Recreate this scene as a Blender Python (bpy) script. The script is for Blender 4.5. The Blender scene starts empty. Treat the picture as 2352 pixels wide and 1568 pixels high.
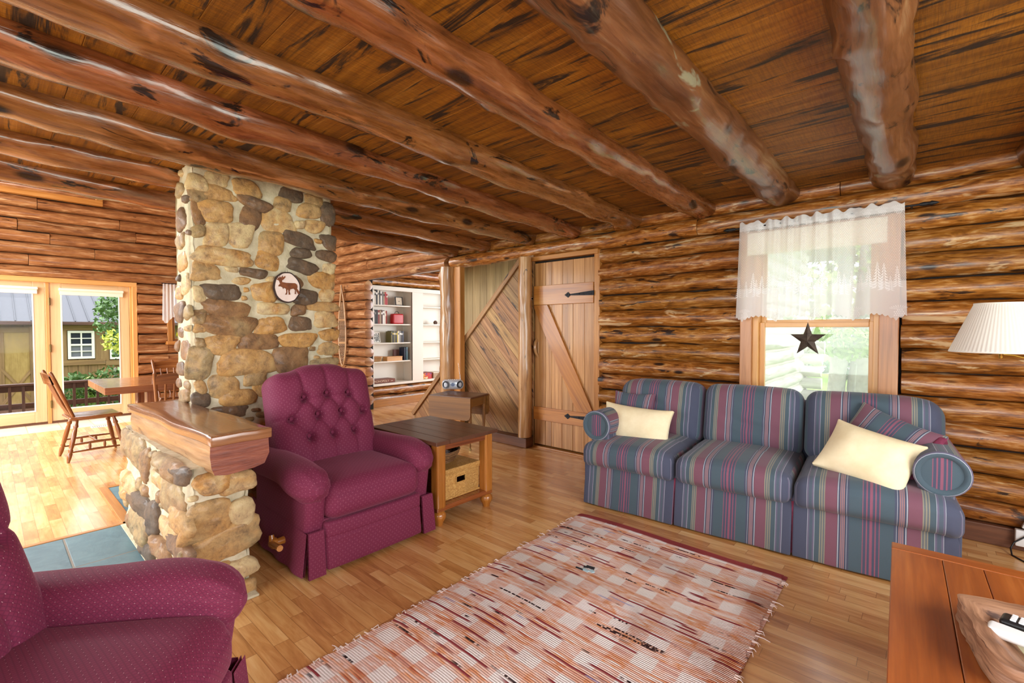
import bpy, bmesh, math, random
import numpy as np
from mathutils import Vector, Matrix, noise
random.seed(7)
S = bpy.context.scene
COL = S.collection
PI = math.pi
# ------------------------------------------------------------------ camera, world, sun, big lights, exposure
YAW, PITCH, FPX, CH = math.radians(41.3), math.radians(1.46), 1058.0, 1.37
cd = bpy.data.cameras.new('camera'); cam = bpy.data.objects.new('camera', cd); COL.objects.link(cam)
cd.sensor_width = 36.0; cd.lens = FPX / 2352 * 36.0; cd.clip_start = 0.02; cd.clip_end = 300
cam.location = (0, 0, CH); cam.rotation_euler = (PI / 2 - PITCH, 0, YAW)
S.camera = cam
S.view_settings.view_transform = 'Standard'; S.view_settings.look = 'None'
S.view_settings.gamma = 1; S.view_settings.use_curve_mapping = False
S.view_settings.exposure = 0.30
S.cycles.use_denoising = True
S.cycles.max_bounces = 8; S.cycles.diffuse_bounces = 4; S.cycles.glossy_bounces = 3
S.cycles.transmission_bounces = 4; S.cycles.transparent_max_bounces = 10
S.cycles.sample_clamp_indirect = 4.0
S.cycles.caustics_reflective = False; S.cycles.caustics_refractive = False
w = bpy.data.worlds.new('sky'); S.world = w; w.use_nodes = True
bgn = w.node_tree.nodes['Background']
bgn.inputs[0].default_value = (0.90, 0.95, 1.0, 1); bgn.inputs[1].default_value = 3.0
def sun(name, rot, strength, angle, col):
    l = bpy.data.lights.new(name, 'SUN'); l.energy = strength; l.angle = angle; l.color = col
    o = bpy.data.objects.new(name, l); COL.objects.link(o); o.rotation_euler = rot; return o
sun('sun', (math.radians(44), 0, math.radians(-22)), 3.6, 0.3, (1, .97, .93))
def area(name, loc, target, sx, sy, power, col=(1, 1, 1), spread=PI):
    l = bpy.data.lights.new(name, 'AREA'); l.shape = 'RECTANGLE'; l.size = sx; l.size_y = sy; l.energy = power; l.color = col; l.spread = spread
    o = bpy.data.objects.new(name, l); COL.objects.link(o); o.location = loc
    o.rotation_euler = (Vector(target) - Vector(loc)).to_track_quat('-Z', 'Y').to_euler(); return o
# daylight entering by the window openings of the unseen walls (south and east of the living room, the dining room's south glazing, the back room)
area('daylight_south_window', (-1.2, -2.55, 1.45), (-1.4, 4, 1.5), 4.2, 1.9, 130, (.95, .98, 1))
area('daylight_east_window', (1.95, 1.2, 1.5), (-3, 1.6, 1.3), 3.0, 1.7, 95, (.95, .98, 1))
area('daylight_dining_south', (-7.2, -2.6, 2.6), (-7.2, 2.5, 1.2), 3.8, 3.6, 340, (.95, .98, 1))
area('added_beam_streak_lamp', (-9.3, -.6, 3.85), (-3, 0, 2.0), 3.4, 1.0, 170, (.97, .99, 1))  # added lamp, hidden above the beams, to put white streaks on them
area('daylight_french_doors', (-10.05, .55, 2.36), (-7.6, .6, 0), 2.0, .55, 95, (.97, .99, 1))
area('daylight_back_room', (-4.4, 8.0, 1.6), (-7.2, 5.4, 1.4), 2.6, 1.8, 170, (.95, .97, 1))

# ------------------------------------------------------------------ pixel -> world helper (same pin-hole as the camera above)
_F = np.array([-math.sin(YAW) * math.cos(PITCH), math.cos(YAW) * math.cos(PITCH), -math.sin(PITCH)])
_R = np.array([math.cos(YAW), math.sin(YAW), 0]); _U = np.cross(_R, _F)
def _ray(u, v): return _F + _R * (u - 1176) / FPX - _U * (v - 784) / FPX
def pz(u, v, z=0.): d = _ray(u, v); return np.array([0, 0, CH]) + d * ((z - CH) / d[2])
def py(u, v, y): d = _ray(u, v); return np.array([0, 0, CH]) + d * (y / d[1])
def px(u, v, x): d = _ray(u, v); return np.array([0, 0, CH]) + d * (x / d[0])

# ------------------------------------------------------------------ mesh builder
class MB:
    def __init__(s): s.V = []; s.F = []; s.UV = []; s.R = []; s.M = []; s.S = []; s.n = 0; s.xf = None
    def add(s, V, F, UV=None, rnd=None, mi=0, smooth=True):
        V = np.asarray(V, float).reshape(-1, 3)
        if s.xf is not None:
            m = np.array(s.xf); V = V @ m[:3, :3].T + m[:3, 3]
        r = random.random() if rnd is None else rnd
        b = s.n; s.V.append(V); s.n += len(V)
        for i, f in enumerate(F):
            s.F.append([b + k for k in f]); s.UV.append(UV[i] if UV is not None else [(0., 0.)] * len(f)); s.R.append(r); s.M.append(mi); s.S.append(smooth)
        return s
    def build(s, name, mats, parent=None, loc=None, rot=None, sharp=50, **props):
        me = bpy.data.meshes.new(name)
        V = np.concatenate(s.V) if s.V else np.zeros((0, 3))
        me.from_pydata(V.tolist(), [], s.F)
        uv = me.uv_layers.new(name='UVMap')
        uv.data.foreach_set('uv', np.array([c for f in s.UV for c in f], dtype=np.float32).ravel())
        a = me.attributes.new('rnd', 'FLOAT', 'FACE'); a.data.foreach_set('value', np.array(s.R, dtype=np.float32))
        me.polygons.foreach_set('material_index', np.array(s.M, dtype=np.int32))
        me.update(); me.set_sharp_from_angle(angle=math.radians(sharp))
        me.polygons.foreach_set('use_smooth', np.array(s.S, dtype=bool))
        for m in (mats if isinstance(mats, (list, tuple)) else [mats]): me.materials.append(m)
        o = bpy.data.objects.new(name, me); COL.objects.link(o)
        if parent is not None: o.parent = parent
        if loc is not None: o.location = loc
        if rot is not None: o.rotation_euler = rot
        for k, v in props.items(): o[k] = v
        return o
    # --- primitives
    def rbox(s, c, size, r=.004, n=(1, 1, 1), seg=1, fn=None, rot=None, rnd=None, mi=0, grain=None, uvo=(0, 0)):
        """rounded box: cube lattice, corners rounded by r; fn deforms local points (N,3)->(N,3); uv in metres per face"""
        h = np.array(size, float) / 2; r = min(r, min(h) * .999)
        ax = []
        for a in range(3):
            inner = h[a] - r
            k = max(1, n[a])
            core = np.linspace(-inner, inner, k + 1)
            if r > 1e-6:
                t = np.linspace(0, 1, seg + 1)
                # distribute rounded band by angle
                off = np.tan(np.linspace(0, PI / 4, seg + 1)) * r
                hi = inner + off[1:]; lo = -hi[::-1]
                core = np.concatenate([lo, core, hi])
            ax.append(core)
        N = [len(a) for a in ax]
        idx = {}; P = []
        def vid(i, j, k):
            key = (i, j, k)
            if key not in idx:
                idx[key] = len(P); P.append((ax[0][i], ax[1][j], ax[2][k]))
            return idx[key]
        F = []; FU = []
        def face(ax1, ax2, axf, side):
            n1, n2 = N[ax1], N[ax2]; kf = N[axf] - 1 if side > 0 else 0
            for i in range(n1 - 1):
                for j in range(n2 - 1):
                    q = []; 
                    for (a, b) in ((i, j), (i + 1, j), (i + 1, j + 1), (i, j + 1)):
                        t = [0, 0, 0]; t[ax1] = a; t[ax2] = b; t[axf] = kf; q.append(t)
                    if side < 0: q = q[::-1]
                    F.append([vid(*t) for t in q]); FU.append((ax1, ax2, axf))
        face(1, 2, 0, 1); face(1, 2, 0, -1); face(2, 0, 1, 1); face(2, 0, 1, -1); face(0, 1, 2, 1); face(0, 1, 2, -1)
        P = np.array(P); Q = P.copy()
        if r > 1e-6:
            inn = np.clip(P, -(h - r), h - r); d = P - inn; L = np.linalg.norm(d, axis=1, keepdims=True)
            Q = np.where(L > 1e-9, inn + d / np.maximum(L, 1e-9) * r, P)
        g = grain if grain is not None else int(np.argmax(h))
        UVs = []
        for f, (a1, a2, af) in zip(F, FU):
            if grain == 'xz':          # fabric: u follows x where it can
                aa, bb = {0: (1, 2), 1: (0, 2), 2: (0, 1)}[af]
            else:
                o_ = [a for a in (a1, a2)]
                aa, bb = (g, [a for a in o_ if a != g][0]) if g in o_ else (o_[0], o_[1])
            UVs.append([(P[i][aa] + uvo[0], P[i][bb] + uvo[1]) for i in f])
        if fn is not None: Q = fn(Q)
        if rot is not None: Q = Q @ np.array(rot.to_3x3() if hasattr(rot, 'to_3x3') else rot).T
        return s.add(Q + np.array(c, float), F, UVs, rnd, mi, smooth=not (seg == 1 and fn is None))
    def box(s, lo, hi, r=.003, **k):
        lo = np.array(lo, float); hi = np.array(hi, float)
        return s.rbox((lo + hi) / 2, np.abs(hi - lo), r, **k)
    def grid(s, fn, nu, nv, u0=0, u1=1, v0=0, v1=1, uvs=(1, 1), flip=False, rnd=None, mi=0, closeu=False):
        P = []; UVp = []
        us = np.linspace(u0, u1, nu + 1); vs = np.linspace(v0, v1, nv + 1)
        for v in vs:
            for u in us: P.append(fn(u, v)); UVp.append((u * uvs[0], v * uvs[1]))
        F = []; UVs = []
        W = nu + 1
        for j in range(nv):
            for i in range(nu):
                q = [j * W + i, j * W + i + 1, (j + 1) * W + i + 1, (j + 1) * W + i]
                if flip: q = q[::-1]
                F.append(q); UVs.append([UVp[k] for k in q])
        return s.add(P, F, UVs, rnd, mi)
    def tube(s, pts, rad, n=10, cap=True, rnd=None, mi=0):
        pts = [Vector(p) for p in pts]; m = len(pts)
        if not hasattr(rad, '__len__'): rad = [rad] * m
        P = []; L = 0; Ls = []
        up = None
        for i, p in enumerate(pts):
            t = (pts[min(i + 1, m - 1)] - pts[max(i - 1, 0)]).normalized()
            if up is None:
                up = Vector((0, 0, 1)) if abs(t.z) < .9 else Vector((1, 0, 0))
            a = t.cross(up).normalized(); b = a.cross(t).normalized(); up = b
            if i: L += (p - pts[i - 1]).length
            Ls.append(L)
            for k in range(n):
                th = 2 * PI * k / n
                P.append(p + (a * math.cos(th) + b * math.sin(th)) * rad[i])
        F = []; UVs = []
        for i in range(m - 1):
            for k in range(n):
                k2 = (k + 1) % n
                F.append([i * n + k, i * n + k2, (i + 1) * n + k2, (i + 1) * n + k][::-1])
                c = 2 * PI * max(rad) / n
                UVs.append([(Ls[i], k * c), (Ls[i], (k + 1) * c), (Ls[i + 1], (k + 1) * c), (Ls[i + 1], k * c)][::-1])
        if cap:
            F.append(list(range(n))); UVs.append([(0.01 * math.cos(2*PI*k/n), .01 * math.sin(2*PI*k/n)) for k in range(n)])
            F.append([(m - 1) * n + k for k in range(n)][::-1]); UVs.append([(L + .01 * math.cos(2*PI*k/n), .01 * math.sin(2*PI*k/n)) for k in range(n)][::-1])
        return s.add([tuple(p) for p in P], F, UVs, rnd, mi)
    def lathe(s, prof, c=(0, 0, 0), n=24, axis='z', fn=None, rnd=None, mi=0):
        P = []; F = []; UVs = []
        m = len(prof); L = [0]
        for i in range(1, m): L.append(L[-1] + math.dist(prof[i], prof[i - 1]))
        for (r, z) in prof:
            for k in range(n):
                th = 2 * PI * k / n; rr = r if fn is None else fn(r, z, th)
                x, y = rr * math.cos(th), rr * math.sin(th)
                P.append({'z': (x, y, z), 'x': (z, x, y), 'y': (y, z, x)}[axis])
        R = max(p[0] for p in prof)
        for i in range(m - 1):
            for k in range(n):
                k2 = (k + 1) % n
                F.append([i * n + k, i * n + k2, (i + 1) * n + k2, (i + 1) * n + k])
                cc = 2 * PI * R / n
                UVs.append([(L[i], k * cc), (L[i], (k + 1) * cc), (L[i + 1], (k + 1) * cc), (L[i + 1], k * cc)])
        P = np.array(P) + np.array(c, float)
        return s.add(P, F, UVs, rnd, mi)
    def prism(s, poly, d0, d1, o=(0, 0, 0), a=(1, 0, 0), b=(0, 1, 0), rnd=None, mi=0, swap=False):
        """extrude 2-D polygon (in a,b) along a x b from d0 to d1"""
        a = np.array(a, float); b = np.array(b, float); n = np.cross(a, b); o = np.array(o, float)
        m = len(poly); P = [o + a * x + b * y + n * d for d in (d0, d1) for (x, y) in poly]
        uvp = [(y, x) if swap else (x, y) for (x, y) in poly]
        F = [list(range(m))[::-1], [m + i for i in range(m)]]; UVs = [uvp[::-1], uvp]
        for i in range(m):
            j = (i + 1) % m; F.append([i, j, m + j, m + i])
            L = math.dist(poly[i], poly[j]); UVs.append([(0, d0), (L, d0), (L, d1), (0, d1)])
        return s.add(P, F, UVs, rnd, mi)
    def log(s, p0, p1, rz, rn, side, up=(0, 0, 1), wob=.012, seed=0, n=18, step=.07, rnd=None, mi=0, knots=0, taper=0., bend=0.):
        """irregular round log from p0 to p1; rz radius along up, rn radius across"""
        p0 = np.array(p0, float); p1 = np.array(p1, float); ax = p1 - p0; Lg = np.linalg.norm(ax); ax /= Lg
        up = np.array(up, float); up = up - ax * (up @ ax); up /= np.linalg.norm(up); sd = np.cross(ax, up)
        m = max(2, int(Lg / step)); P = []; F = []; UVs = []
        rs = random.Random(seed)
        kn = [(rs.uniform(.1, Lg - .1), rs.uniform(0, 2 * PI), rs.uniform(.012, .028)) for _ in range(knots)]
        for i in range(m + 1):
            x = Lg * i / m
            cx = noise.noise(Vector((x * .8, seed * 3.1, 0))) * bend; cz = noise.noise(Vector((x * .8, seed * 3.1, 7))) * bend
            for k in range(n):
                th = 2 * PI * k / n
                w_ = 1 + wob / max(rz, rn) * (1.3 * noise.noise(Vector((x * 2.2, math.cos(th) * .9 + seed * 5.7, math.sin(th) * .9))) + .8 * noise.noise(Vector((x * 7, math.cos(th) * 1.6 + seed * 1.7, math.sin(th) * 1.6 + 9))))
                w_ *= 1 + taper * (x / Lg - .5)
                for (kx, kt, ka) in kn:
                    dth = (th - kt + PI) % (2 * PI) - PI
                    w_ += ka / rz * math.exp(-((x - kx) / .035) ** 2 - (dth * rz / .03) ** 2)
                P.append(p0 + ax * x + up * (math.sin(th) * rz * w_ + cz) + sd * (math.cos(th) * rn * w_ + cx))
        rr = (rz + rn) / 2; c = 2 * PI * rr / n
        for i in range(m):
            for k in range(n):
                k2 = (k + 1) % n; F.append([i * n + k, i * n + k2, (i + 1) * n + k2, (i + 1) * n + k][::-1])
                x0, x1 = Lg * i / m, Lg * (i + 1) / m
                UVs.append([(x0, k * c), (x0, (k + 1) * c), (x1, (k + 1) * c), (x1, k * c)][::-1])
        # slightly domed ends
        for e, i in ((-1, 0), (1, m)):
            b = len(P); ctr = (p0 if e < 0 else p1) + ax * e * .012
            P.append(ctr)
            for k in range(n):
                k2 = (k + 1) % n; f = [i * n + k, i * n + k2, b]; uv = [(.02 * math.cos(2*PI*k/n) , .02 * math.sin(2*PI*k/n)), (.02 * math.cos(2*PI*k2/n), .02 * math.sin(2*PI*k2/n)), (0, 0)]
                if e > 0: f = f[::-1]; uv = uv[::-1]
                F.append(f); UVs.append(uv)
        return s.add(P, F, UVs, rnd, mi)
    def cyl(s, p0, p1, r, n=12, rnd=None, mi=0): return s.tube([p0, p1], r, n, True, rnd, mi)

def empty(name, loc=(0, 0, 0), rz=0, **props):
    o = bpy.data.objects.new(name, None); COL.objects.link(o); o.location = loc; o.rotation_euler = (0, 0, rz); o.empty_display_size = .05
    for k, v in props.items(): o[k] = v
    return o
def tag(o, label, cat, group=None, kind=None):
    o['label'] = label; o['category'] = cat
    if group: o['group'] = group
    if kind: o['kind'] = kind
    return o
def dup(root, loc, rz, label, group=None):
    r = root.copy(); COL.objects.link(r); r.location = loc; r.rotation_euler = (0, 0, rz); r['label'] = label
    if group: r['group'] = group
    for ch in list(root.children):
        c = ch.copy(); COL.objects.link(c); c.parent = r
        for g in list(ch.children):
            d = g.copy(); COL.objects.link(d); d.parent = c
    return r
# ------------------------------------------------------------------ materials
def lin(c):
    return tuple(((x / 255) / 12.92 if x / 255 <= .04045 else ((x / 255 + .055) / 1.055) ** 2.4) for x in c) + (1.,)
class NT:
    def __init__(s, name):
        s.m = bpy.data.materials.new(name); s.m.use_nodes = True; s.t = s.m.node_tree; s.b = s.t.nodes['Principled BSDF']; s.out = s.t.nodes['Material Output']
    def n(s, typ, _o=0, **kw):
        nd = s.t.nodes.new('ShaderNode' + typ)
        for k, v in kw.items():
            if k in ('inp',): continue
            setattr(nd, k, v)
        return nd
    def set(s, sock, v):
        if hasattr(v, 'is_output'): s.t.links.new(v, sock)
        elif isinstance(v, (tuple, list)) and len(v) == 3 and sock.type == 'RGBA': sock.default_value = (*v, 1)
        else: sock.default_value = v
    def math(s, op, a, b=None, c=None, clamp=False):
        nd = s.n('Math', operation=op); nd.use_clamp = clamp; s.set(nd.inputs[0], a)
        if b is not None: s.set(nd.inputs[1], b)
        if c is not None: s.set(nd.inputs[2], c)
        return nd.outputs[0]
    def vmath(s, op, a, b=None):
        nd = s.n('VectorMath', operation=op); s.set(nd.inputs[0], a)
        if b is not None: s.set(nd.inputs[1], b)
        return nd.outputs[0]
    def uv(s): return s.n('UVMap').outputs[0]
    def rnd(s):
        nd = s.n('Attribute'); nd.attribute_name = 'rnd'; return nd.outputs['Fac']
    def comb(s, x, y, z=0.):
        nd = s.n('CombineXYZ')
        for i, v in enumerate((x, y, z)): s.set(nd.inputs[i], v)
        return nd.outputs[0]
    def sep(s, v):
        nd = s.n('SeparateXYZ'); s.set(nd.inputs[0], v); return nd.outputs
    def noise(s, vec, scale=1., detail=4., rough=.6, dist=0.):
        nd = s.n('TexNoise'); s.set(nd.inputs['Vector'], vec)
        for k, v in (('Scale', scale), ('Detail', detail), ('Roughness', rough), ('Distortion', dist)): s.set(nd.inputs[k], v)
        return nd.outputs['Fac']
    def ramp(s, fac, stops, interp='LINEAR'):
        nd = s.n('ValToRGB'); cr = nd.color_ramp; cr.interpolation = interp
        while len(cr.elements) < len(stops): cr.elements.new(.5)
        for e, (p, c) in zip(cr.elements, stops): e.position = p; e.color = lin(c)
        s.set(nd.inputs[0], fac); return nd.outputs[0]
    def step(s, fac, lo, hi):
        nd = s.n('MapRange'); nd.interpolation_type = 'SMOOTHSTEP'; s.set(nd.inputs[0], fac); nd.inputs[1].default_value = lo; nd.inputs[2].default_value = hi
        return nd.outputs[0]
    def mix(s, fac, a, b, blend='MIX'):
        nd = s.n('Mix'); nd.data_type = 'RGBA'; nd.blend_type = blend; s.set(nd.inputs[0], fac)
        s.set(nd.inputs[6], a); s.set(nd.inputs[7], b); return nd.outputs[2]
    def bump(s, h, strength=.2, dist=.01):
        nd = s.n('Bump'); s.set(nd.inputs['Height'], h); nd.inputs['Strength'].default_value = strength; nd.inputs['Distance'].default_value = dist
        s.t.links.new(nd.outputs[0], s.b.inputs['Normal'])
    def fin(s, col, rough=.5, coat=0., metal=0., spec=.5, coatr=.12):
        s.set(s.b.inputs['Base Color'], col); s.set(s.b.inputs['Roughness'], rough); s.b.inputs['Metallic'].default_value = metal
        s.b.inputs['Specular IOR Level'].default_value = spec
        s.b.inputs['Coat Weight'].default_value = coat; s.b.inputs['Coat Roughness'].default_value = coatr
        return s.m
def plain(name, c, rough=.5, metal=0., coat=0., spec=.5):
    N = NT(name); return N.fin(lin(c), rough, coat, metal, spec)
def noisy(name, c1, c2, scale=8., rough=.6, bump=.15, metal=0., spec=.4, coat=0.):
    N = NT(name); tc = N.n('TexCoord').outputs['Object']; f = N.noise(tc, scale, 5, .65)
    if bump: N.bump(f, bump, .01)
    return N.fin(N.ramp(f, [(.3, c1), (.7, c2)]), rough, coat, metal, spec)
def wood(name, stops, su=1.5, sv=14., rough=.35, coat=.3, bump=.15, dark=None, pale=None, var=.35, fine=70., grainamt=.35, hue=None, dist=.5, ends=True, knot=None, val=1., sat=1., saw=0.):
    """grain along uv.x; rnd offsets every board/log; dark=(rgb,lo,hi,su,sv) adds dark stains, pale likewise"""
    N = NT(name); uv = N.uv(); r = N.rnd()
    base = N.vmath('ADD', uv, N.comb(N.math('MULTIPLY', r, 37.3), N.math('MULTIPLY', r, 17.1), N.math('MULTIPLY', r, 11.7)))
    n1 = N.noise(N.vmath('MULTIPLY', base, (su, sv, 1)), 1, 5, .62, dist)
    n2 = N.noise(N.vmath('MULTIPLY', base, (su * 2.2, fine, 1)), 1, 3, .6, .2)
    f = N.math('ADD', N.math('MULTIPLY', n1, 1 - grainamt), N.math('MULTIPLY', n2, grainamt))
    c = N.ramp(f, stops)
    if pale:
        k = N.noise(N.vmath('MULTIPLY', base, (pale[3], pale[4], 3)), 1, 4, .6, .6); c = N.mix(N.step(k, pale[1], pale[2]), c, lin(pale[0]))
    if dark:
        k = N.noise(N.vmath('MULTIPLY', base, (dark[3], dark[4], 2)), 1, 5, .65, .8); c = N.mix(N.step(k, dark[1], dark[2]), c, lin(dark[0]))
    if knot:
        vo = N.n('TexVoronoi'); N.set(vo.inputs['Vector'], N.vmath('MULTIPLY', base, (knot[1], knot[2], 1))); vo.inputs['Scale'].default_value = 1.
        c = N.mix(N.step(vo.outputs['Distance'], knot[3], knot[3] * .45), c, lin(knot[0]))
    if saw:
        k = N.noise(N.vmath('MULTIPLY', base, (150, 9, 1)), 1, 3, .7, .3); c = N.mix(N.math('MULTIPLY', N.step(k, .42, .62), saw), c, N.mix(.55, c, lin((30, 18, 10)))); f = N.math('ADD', f, N.math('MULTIPLY', k, .5))
    v = N.math('ADD', N.math('MULTIPLY', r, var * val), (1 - var / 2) * val)
    nd = N.n('HueSaturation'); nd.inputs['Saturation'].default_value = sat; N.set(nd.inputs['Value'], v); N.set(nd.inputs['Color'], c)
    if hue: N.set(nd.inputs['Hue'], N.math('ADD', N.math('MULTIPLY', N.math('FRACT', N.math('MULTIPLY', r, 7.3)), hue), .5 - hue / 2))
    c = nd.outputs[0]
    if bump: N.bump(f, bump, .012)
    return N.fin(c, N.math('ADD', N.math('MULTIPLY', n2, .2), rough - .1), coat)

M = {}
M['log'] = wood('varnished_log', [(.30, (62, 36, 18)), (.42, (128, 76, 37)), (.53, (180, 117, 62)), (.64, (216, 168, 114)), (.74, (232, 204, 160))], su=4.5, sv=17, rough=.36, coat=.35, bump=.42,
                dark=((48, 28, 20), .59, .66, 3.2, 12), pale=((228, 194, 150), .60, .68, 3.0, 13), var=.25, hue=.012, grainamt=.45, fine=75, dist=1.2, knot=((50, 30, 20), 2.4, 7, .17), val=.72, sat=1.06)
M['log_red'] = wood('reddish_varnished_log', [(.28, (78, 42, 24)), (.42, (138, 84, 48)), (.54, (176, 118, 72)), (.68, (216, 170, 122))], su=3.2, sv=15, rough=.33, coat=.5, bump=.35,
                dark=((66, 34, 22), .61, .70, 2.2, 14), pale=((226, 182, 136), .58, .70, 1.6, 12), var=.25, grainamt=.4, fine=60, val=.78)
M['beam'] = wood('beam_wood', [(.28, (70, 38, 22)), (.44, (134, 80, 46)), (.56, (168, 106, 66)), (.7, (200, 144, 98))], su=2.4, sv=11, rough=.28, coat=.9, bump=.6,
                dark=((38, 24, 18), .585, .64, 2.6, 8), pale=((206, 134, 92), .58, .68, 1.6, 8), var=.25, hue=.012, fine=55, knot=((48, 26, 16), 1.6, 4, .16), val=.66, sat=1.05)
M['beam_dark'] = wood('dark_weathered_beam', [(.28, (60, 34, 20)), (.44, (112, 66, 36)), (.58, (142, 90, 54)), (.72, (180, 140, 100))], su=1.6, sv=9, rough=.36, coat=.45, bump=.6,
                dark=((38, 22, 16), .58, .66, 2.6, 9), pale=((158, 150, 122), .62, .68, 2.2, 7), var=.2, fine=50, knot=((40, 24, 16), 1.6, 4, .18), val=.75)
M['ceil'] = wood('rough_sawn_ceiling_board', [(.28, (88, 54, 26)), (.45, (136, 90, 48)), (.58, (162, 112, 62)), (.75, (192, 144, 92))], su=1.3, sv=18, rough=.6, coat=.0, bump=.3,
                dark=((44, 29, 18), .525, .63, 1.5, 15), var=.26, fine=130, grainamt=.3, val=.88, sat=1.14, saw=.5)
M['door'] = wood('door_pine_board', [(.3, (130, 84, 42)), (.48, (172, 120, 68)), (.6, (192, 142, 88)), (.75, (210, 164, 112))], su=1.0, sv=26, rough=.45, coat=.15, bump=.12, var=.2, fine=130, dark=((92, 52, 28), .68, .74, 4, 22))
M['door2'] = wood('door_batten_board', [(.3, (134, 78, 30)), (.5, (172, 108, 44)), (.7, (194, 136, 66))], su=1.0, sv=22, rough=.4, coat=.2, bump=.1, var=.15, fine=120)
M['barn'] = wood('weathered_barn_board', [(.3, (84, 58, 36)), (.45, (138, 100, 60)), (.58, (168, 128, 82)), (.74, (198, 164, 116))], su=1.0, sv=18, rough=.6, coat=.05, bump=.25,
                dark=((52, 40, 36), .57, .68, 1.6, 9), var=.4, fine=120, hue=.02)
M['greyplank'] = wood('greyish_pine_plank', [(.3, (122, 98, 60)), (.5, (160, 134, 88)), (.7, (186, 160, 112))], su=.9, sv=16, rough=.55, coat=.1, bump=.15, var=.25, fine=90, dark=((84, 56, 34), .70, .75, 5, 14))
M['trim'] = wood('golden_trim_wood', [(.3, (138, 84, 34)), (.5, (176, 116, 54)), (.7, (200, 146, 82))], su=1.0, sv=20, rough=.4, coat=.2, bump=.08, var=.12, fine=110)
M['casing'] = wood('window_casing_wood', [(.3, (144, 92, 54)), (.5, (184, 126, 80)), (.7, (206, 152, 106))], su=1.0, sv=12, rough=.42, coat=.2, bump=.08, var=.12, fine=90, dark=((104, 54, 34), .68, .74, 6, 16))
M['sash'] = wood('clear_pine_sash', [(.3, (188, 130, 66)), (.5, (212, 156, 90)), (.7, (226, 178, 112))], su=.8, sv=18, rough=.4, coat=.15, bump=.05, var=.08, fine=90)
M['french'] = wood('french_door_wood', [(.3, (204, 168, 120)), (.5, (220, 186, 138)), (.7, (230, 202, 160))], su=.8, sv=16, rough=.42, coat=.2, bump=.04, var=.06, fine=90)
M['basewood'] = wood('dark_baseboard_wood', [(.3, (66, 36, 22)), (.5, (98, 58, 36)), (.7, (126, 80, 52))], su=1.2, sv=14, rough=.5, coat=.1, bump=.2, var=.15)
M['endtable_top'] = wood('dark_table_top', [(.3, (72, 42, 26)), (.5, (88, 52, 32)), (.7, (104, 64, 40))], su=1.0, sv=16, rough=.42, coat=.12, bump=.0, var=.1, fine=120)
M['endtable'] = wood('amber_table_wood', [(.3, (134, 78, 26)), (.5, (168, 104, 40)), (.7, (192, 132, 64))], su=1.0, sv=18, rough=.28, coat=.5, bump=.06, var=.12, fine=120)
M['endtable_red'] = wood('reddish_table_rail', [(.3, (98, 48, 20)), (.5, (134, 70, 32)), (.7, (160, 94, 48))], su=1.0, sv=18, rough=.28, coat=.5, bump=.05, var=.1, fine=120)
M['dropleaf'] = wood('drop_leaf_wood', [(.3, (98, 60, 22)), (.5, (126, 82, 34)), (.7, (150, 104, 50))], su=.9, sv=14, rough=.45, coat=.1, bump=.05, var=.1, fine=120)
M['coffee'] = wood('orange_pine_table', [(.28, (116, 54, 14)), (.5, (152, 78, 26)), (.7, (178, 102, 42))], su=1.0, sv=9, rough=.42, coat=.15, bump=.06, var=.14, fine=90, knot=((92, 36, 12), 2.2, 6, .14))
M['mantel'] = wood('mantel_plank', [(.28, (92, 54, 32)), (.5, (136, 88, 54)), (.7, (168, 116, 76))], su=1.0, sv=12, rough=.25, coat=.7, bump=.12, var=.1, fine=90, dark=((58, 34, 24), .64, .7, 3, 10))
M['mantel_log'] = wood('mantel_half_log', [(.28, (112, 78, 50)), (.5, (170, 128, 86)), (.7, (204, 166, 122))], su=1.6, sv=9, rough=.4, coat=.3, bump=.4, var=.1, fine=60, dark=((70, 40, 28), .6, .68, 3, 8))
M['mantel_end'] = wood('mantel_log_end', [(.28, (88, 38, 26)), (.5, (132, 66, 44)), (.7, (160, 92, 64))], su=5, sv=26, rough=.45, coat=.2, bump=.3, var=.05, fine=90)
M['diningwood'] = wood('dining_chair_wood', [(.3, (92, 50, 22)), (.5, (132, 78, 38)), (.7, (166, 108, 58))], su=1.0, sv=22, rough=.25, coat=.6, bump=.04, var=.15, fine=110)
M['tablewood'] = wood('dining_table_wood', [(.3, (96, 52, 28)), (.5, (138, 82, 48)), (.7, (170, 112, 72))], su=1.0, sv=9, rough=.25, coat=.6, bump=.12, var=.2, fine=90, dark=((58, 32, 20), .62, .7, 2, 10))
M['peeled'] = wood('peeled_post', [(.28, (104, 66, 34)), (.45, (158, 112, 66)), (.58, (186, 142, 94)), (.74, (214, 180, 134))], su=1.4, sv=12, rough=.35, coat=.5, bump=.35, var=.1, dark=((64, 38, 22), .62, .7, 3, 12), fine=60)
M['bowlwood'] = wood('rough_bowl_wood', [(.28, (72, 46, 34)), (.46, (122, 84, 60)), (.60, (160, 118, 88)), (.76, (198, 160, 126))], su=2.5, sv=18, rough=.55, coat=.05, bump=.5, var=.1, fine=60, dark=((78, 52, 42), .58, .68, 5, 12))

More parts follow.
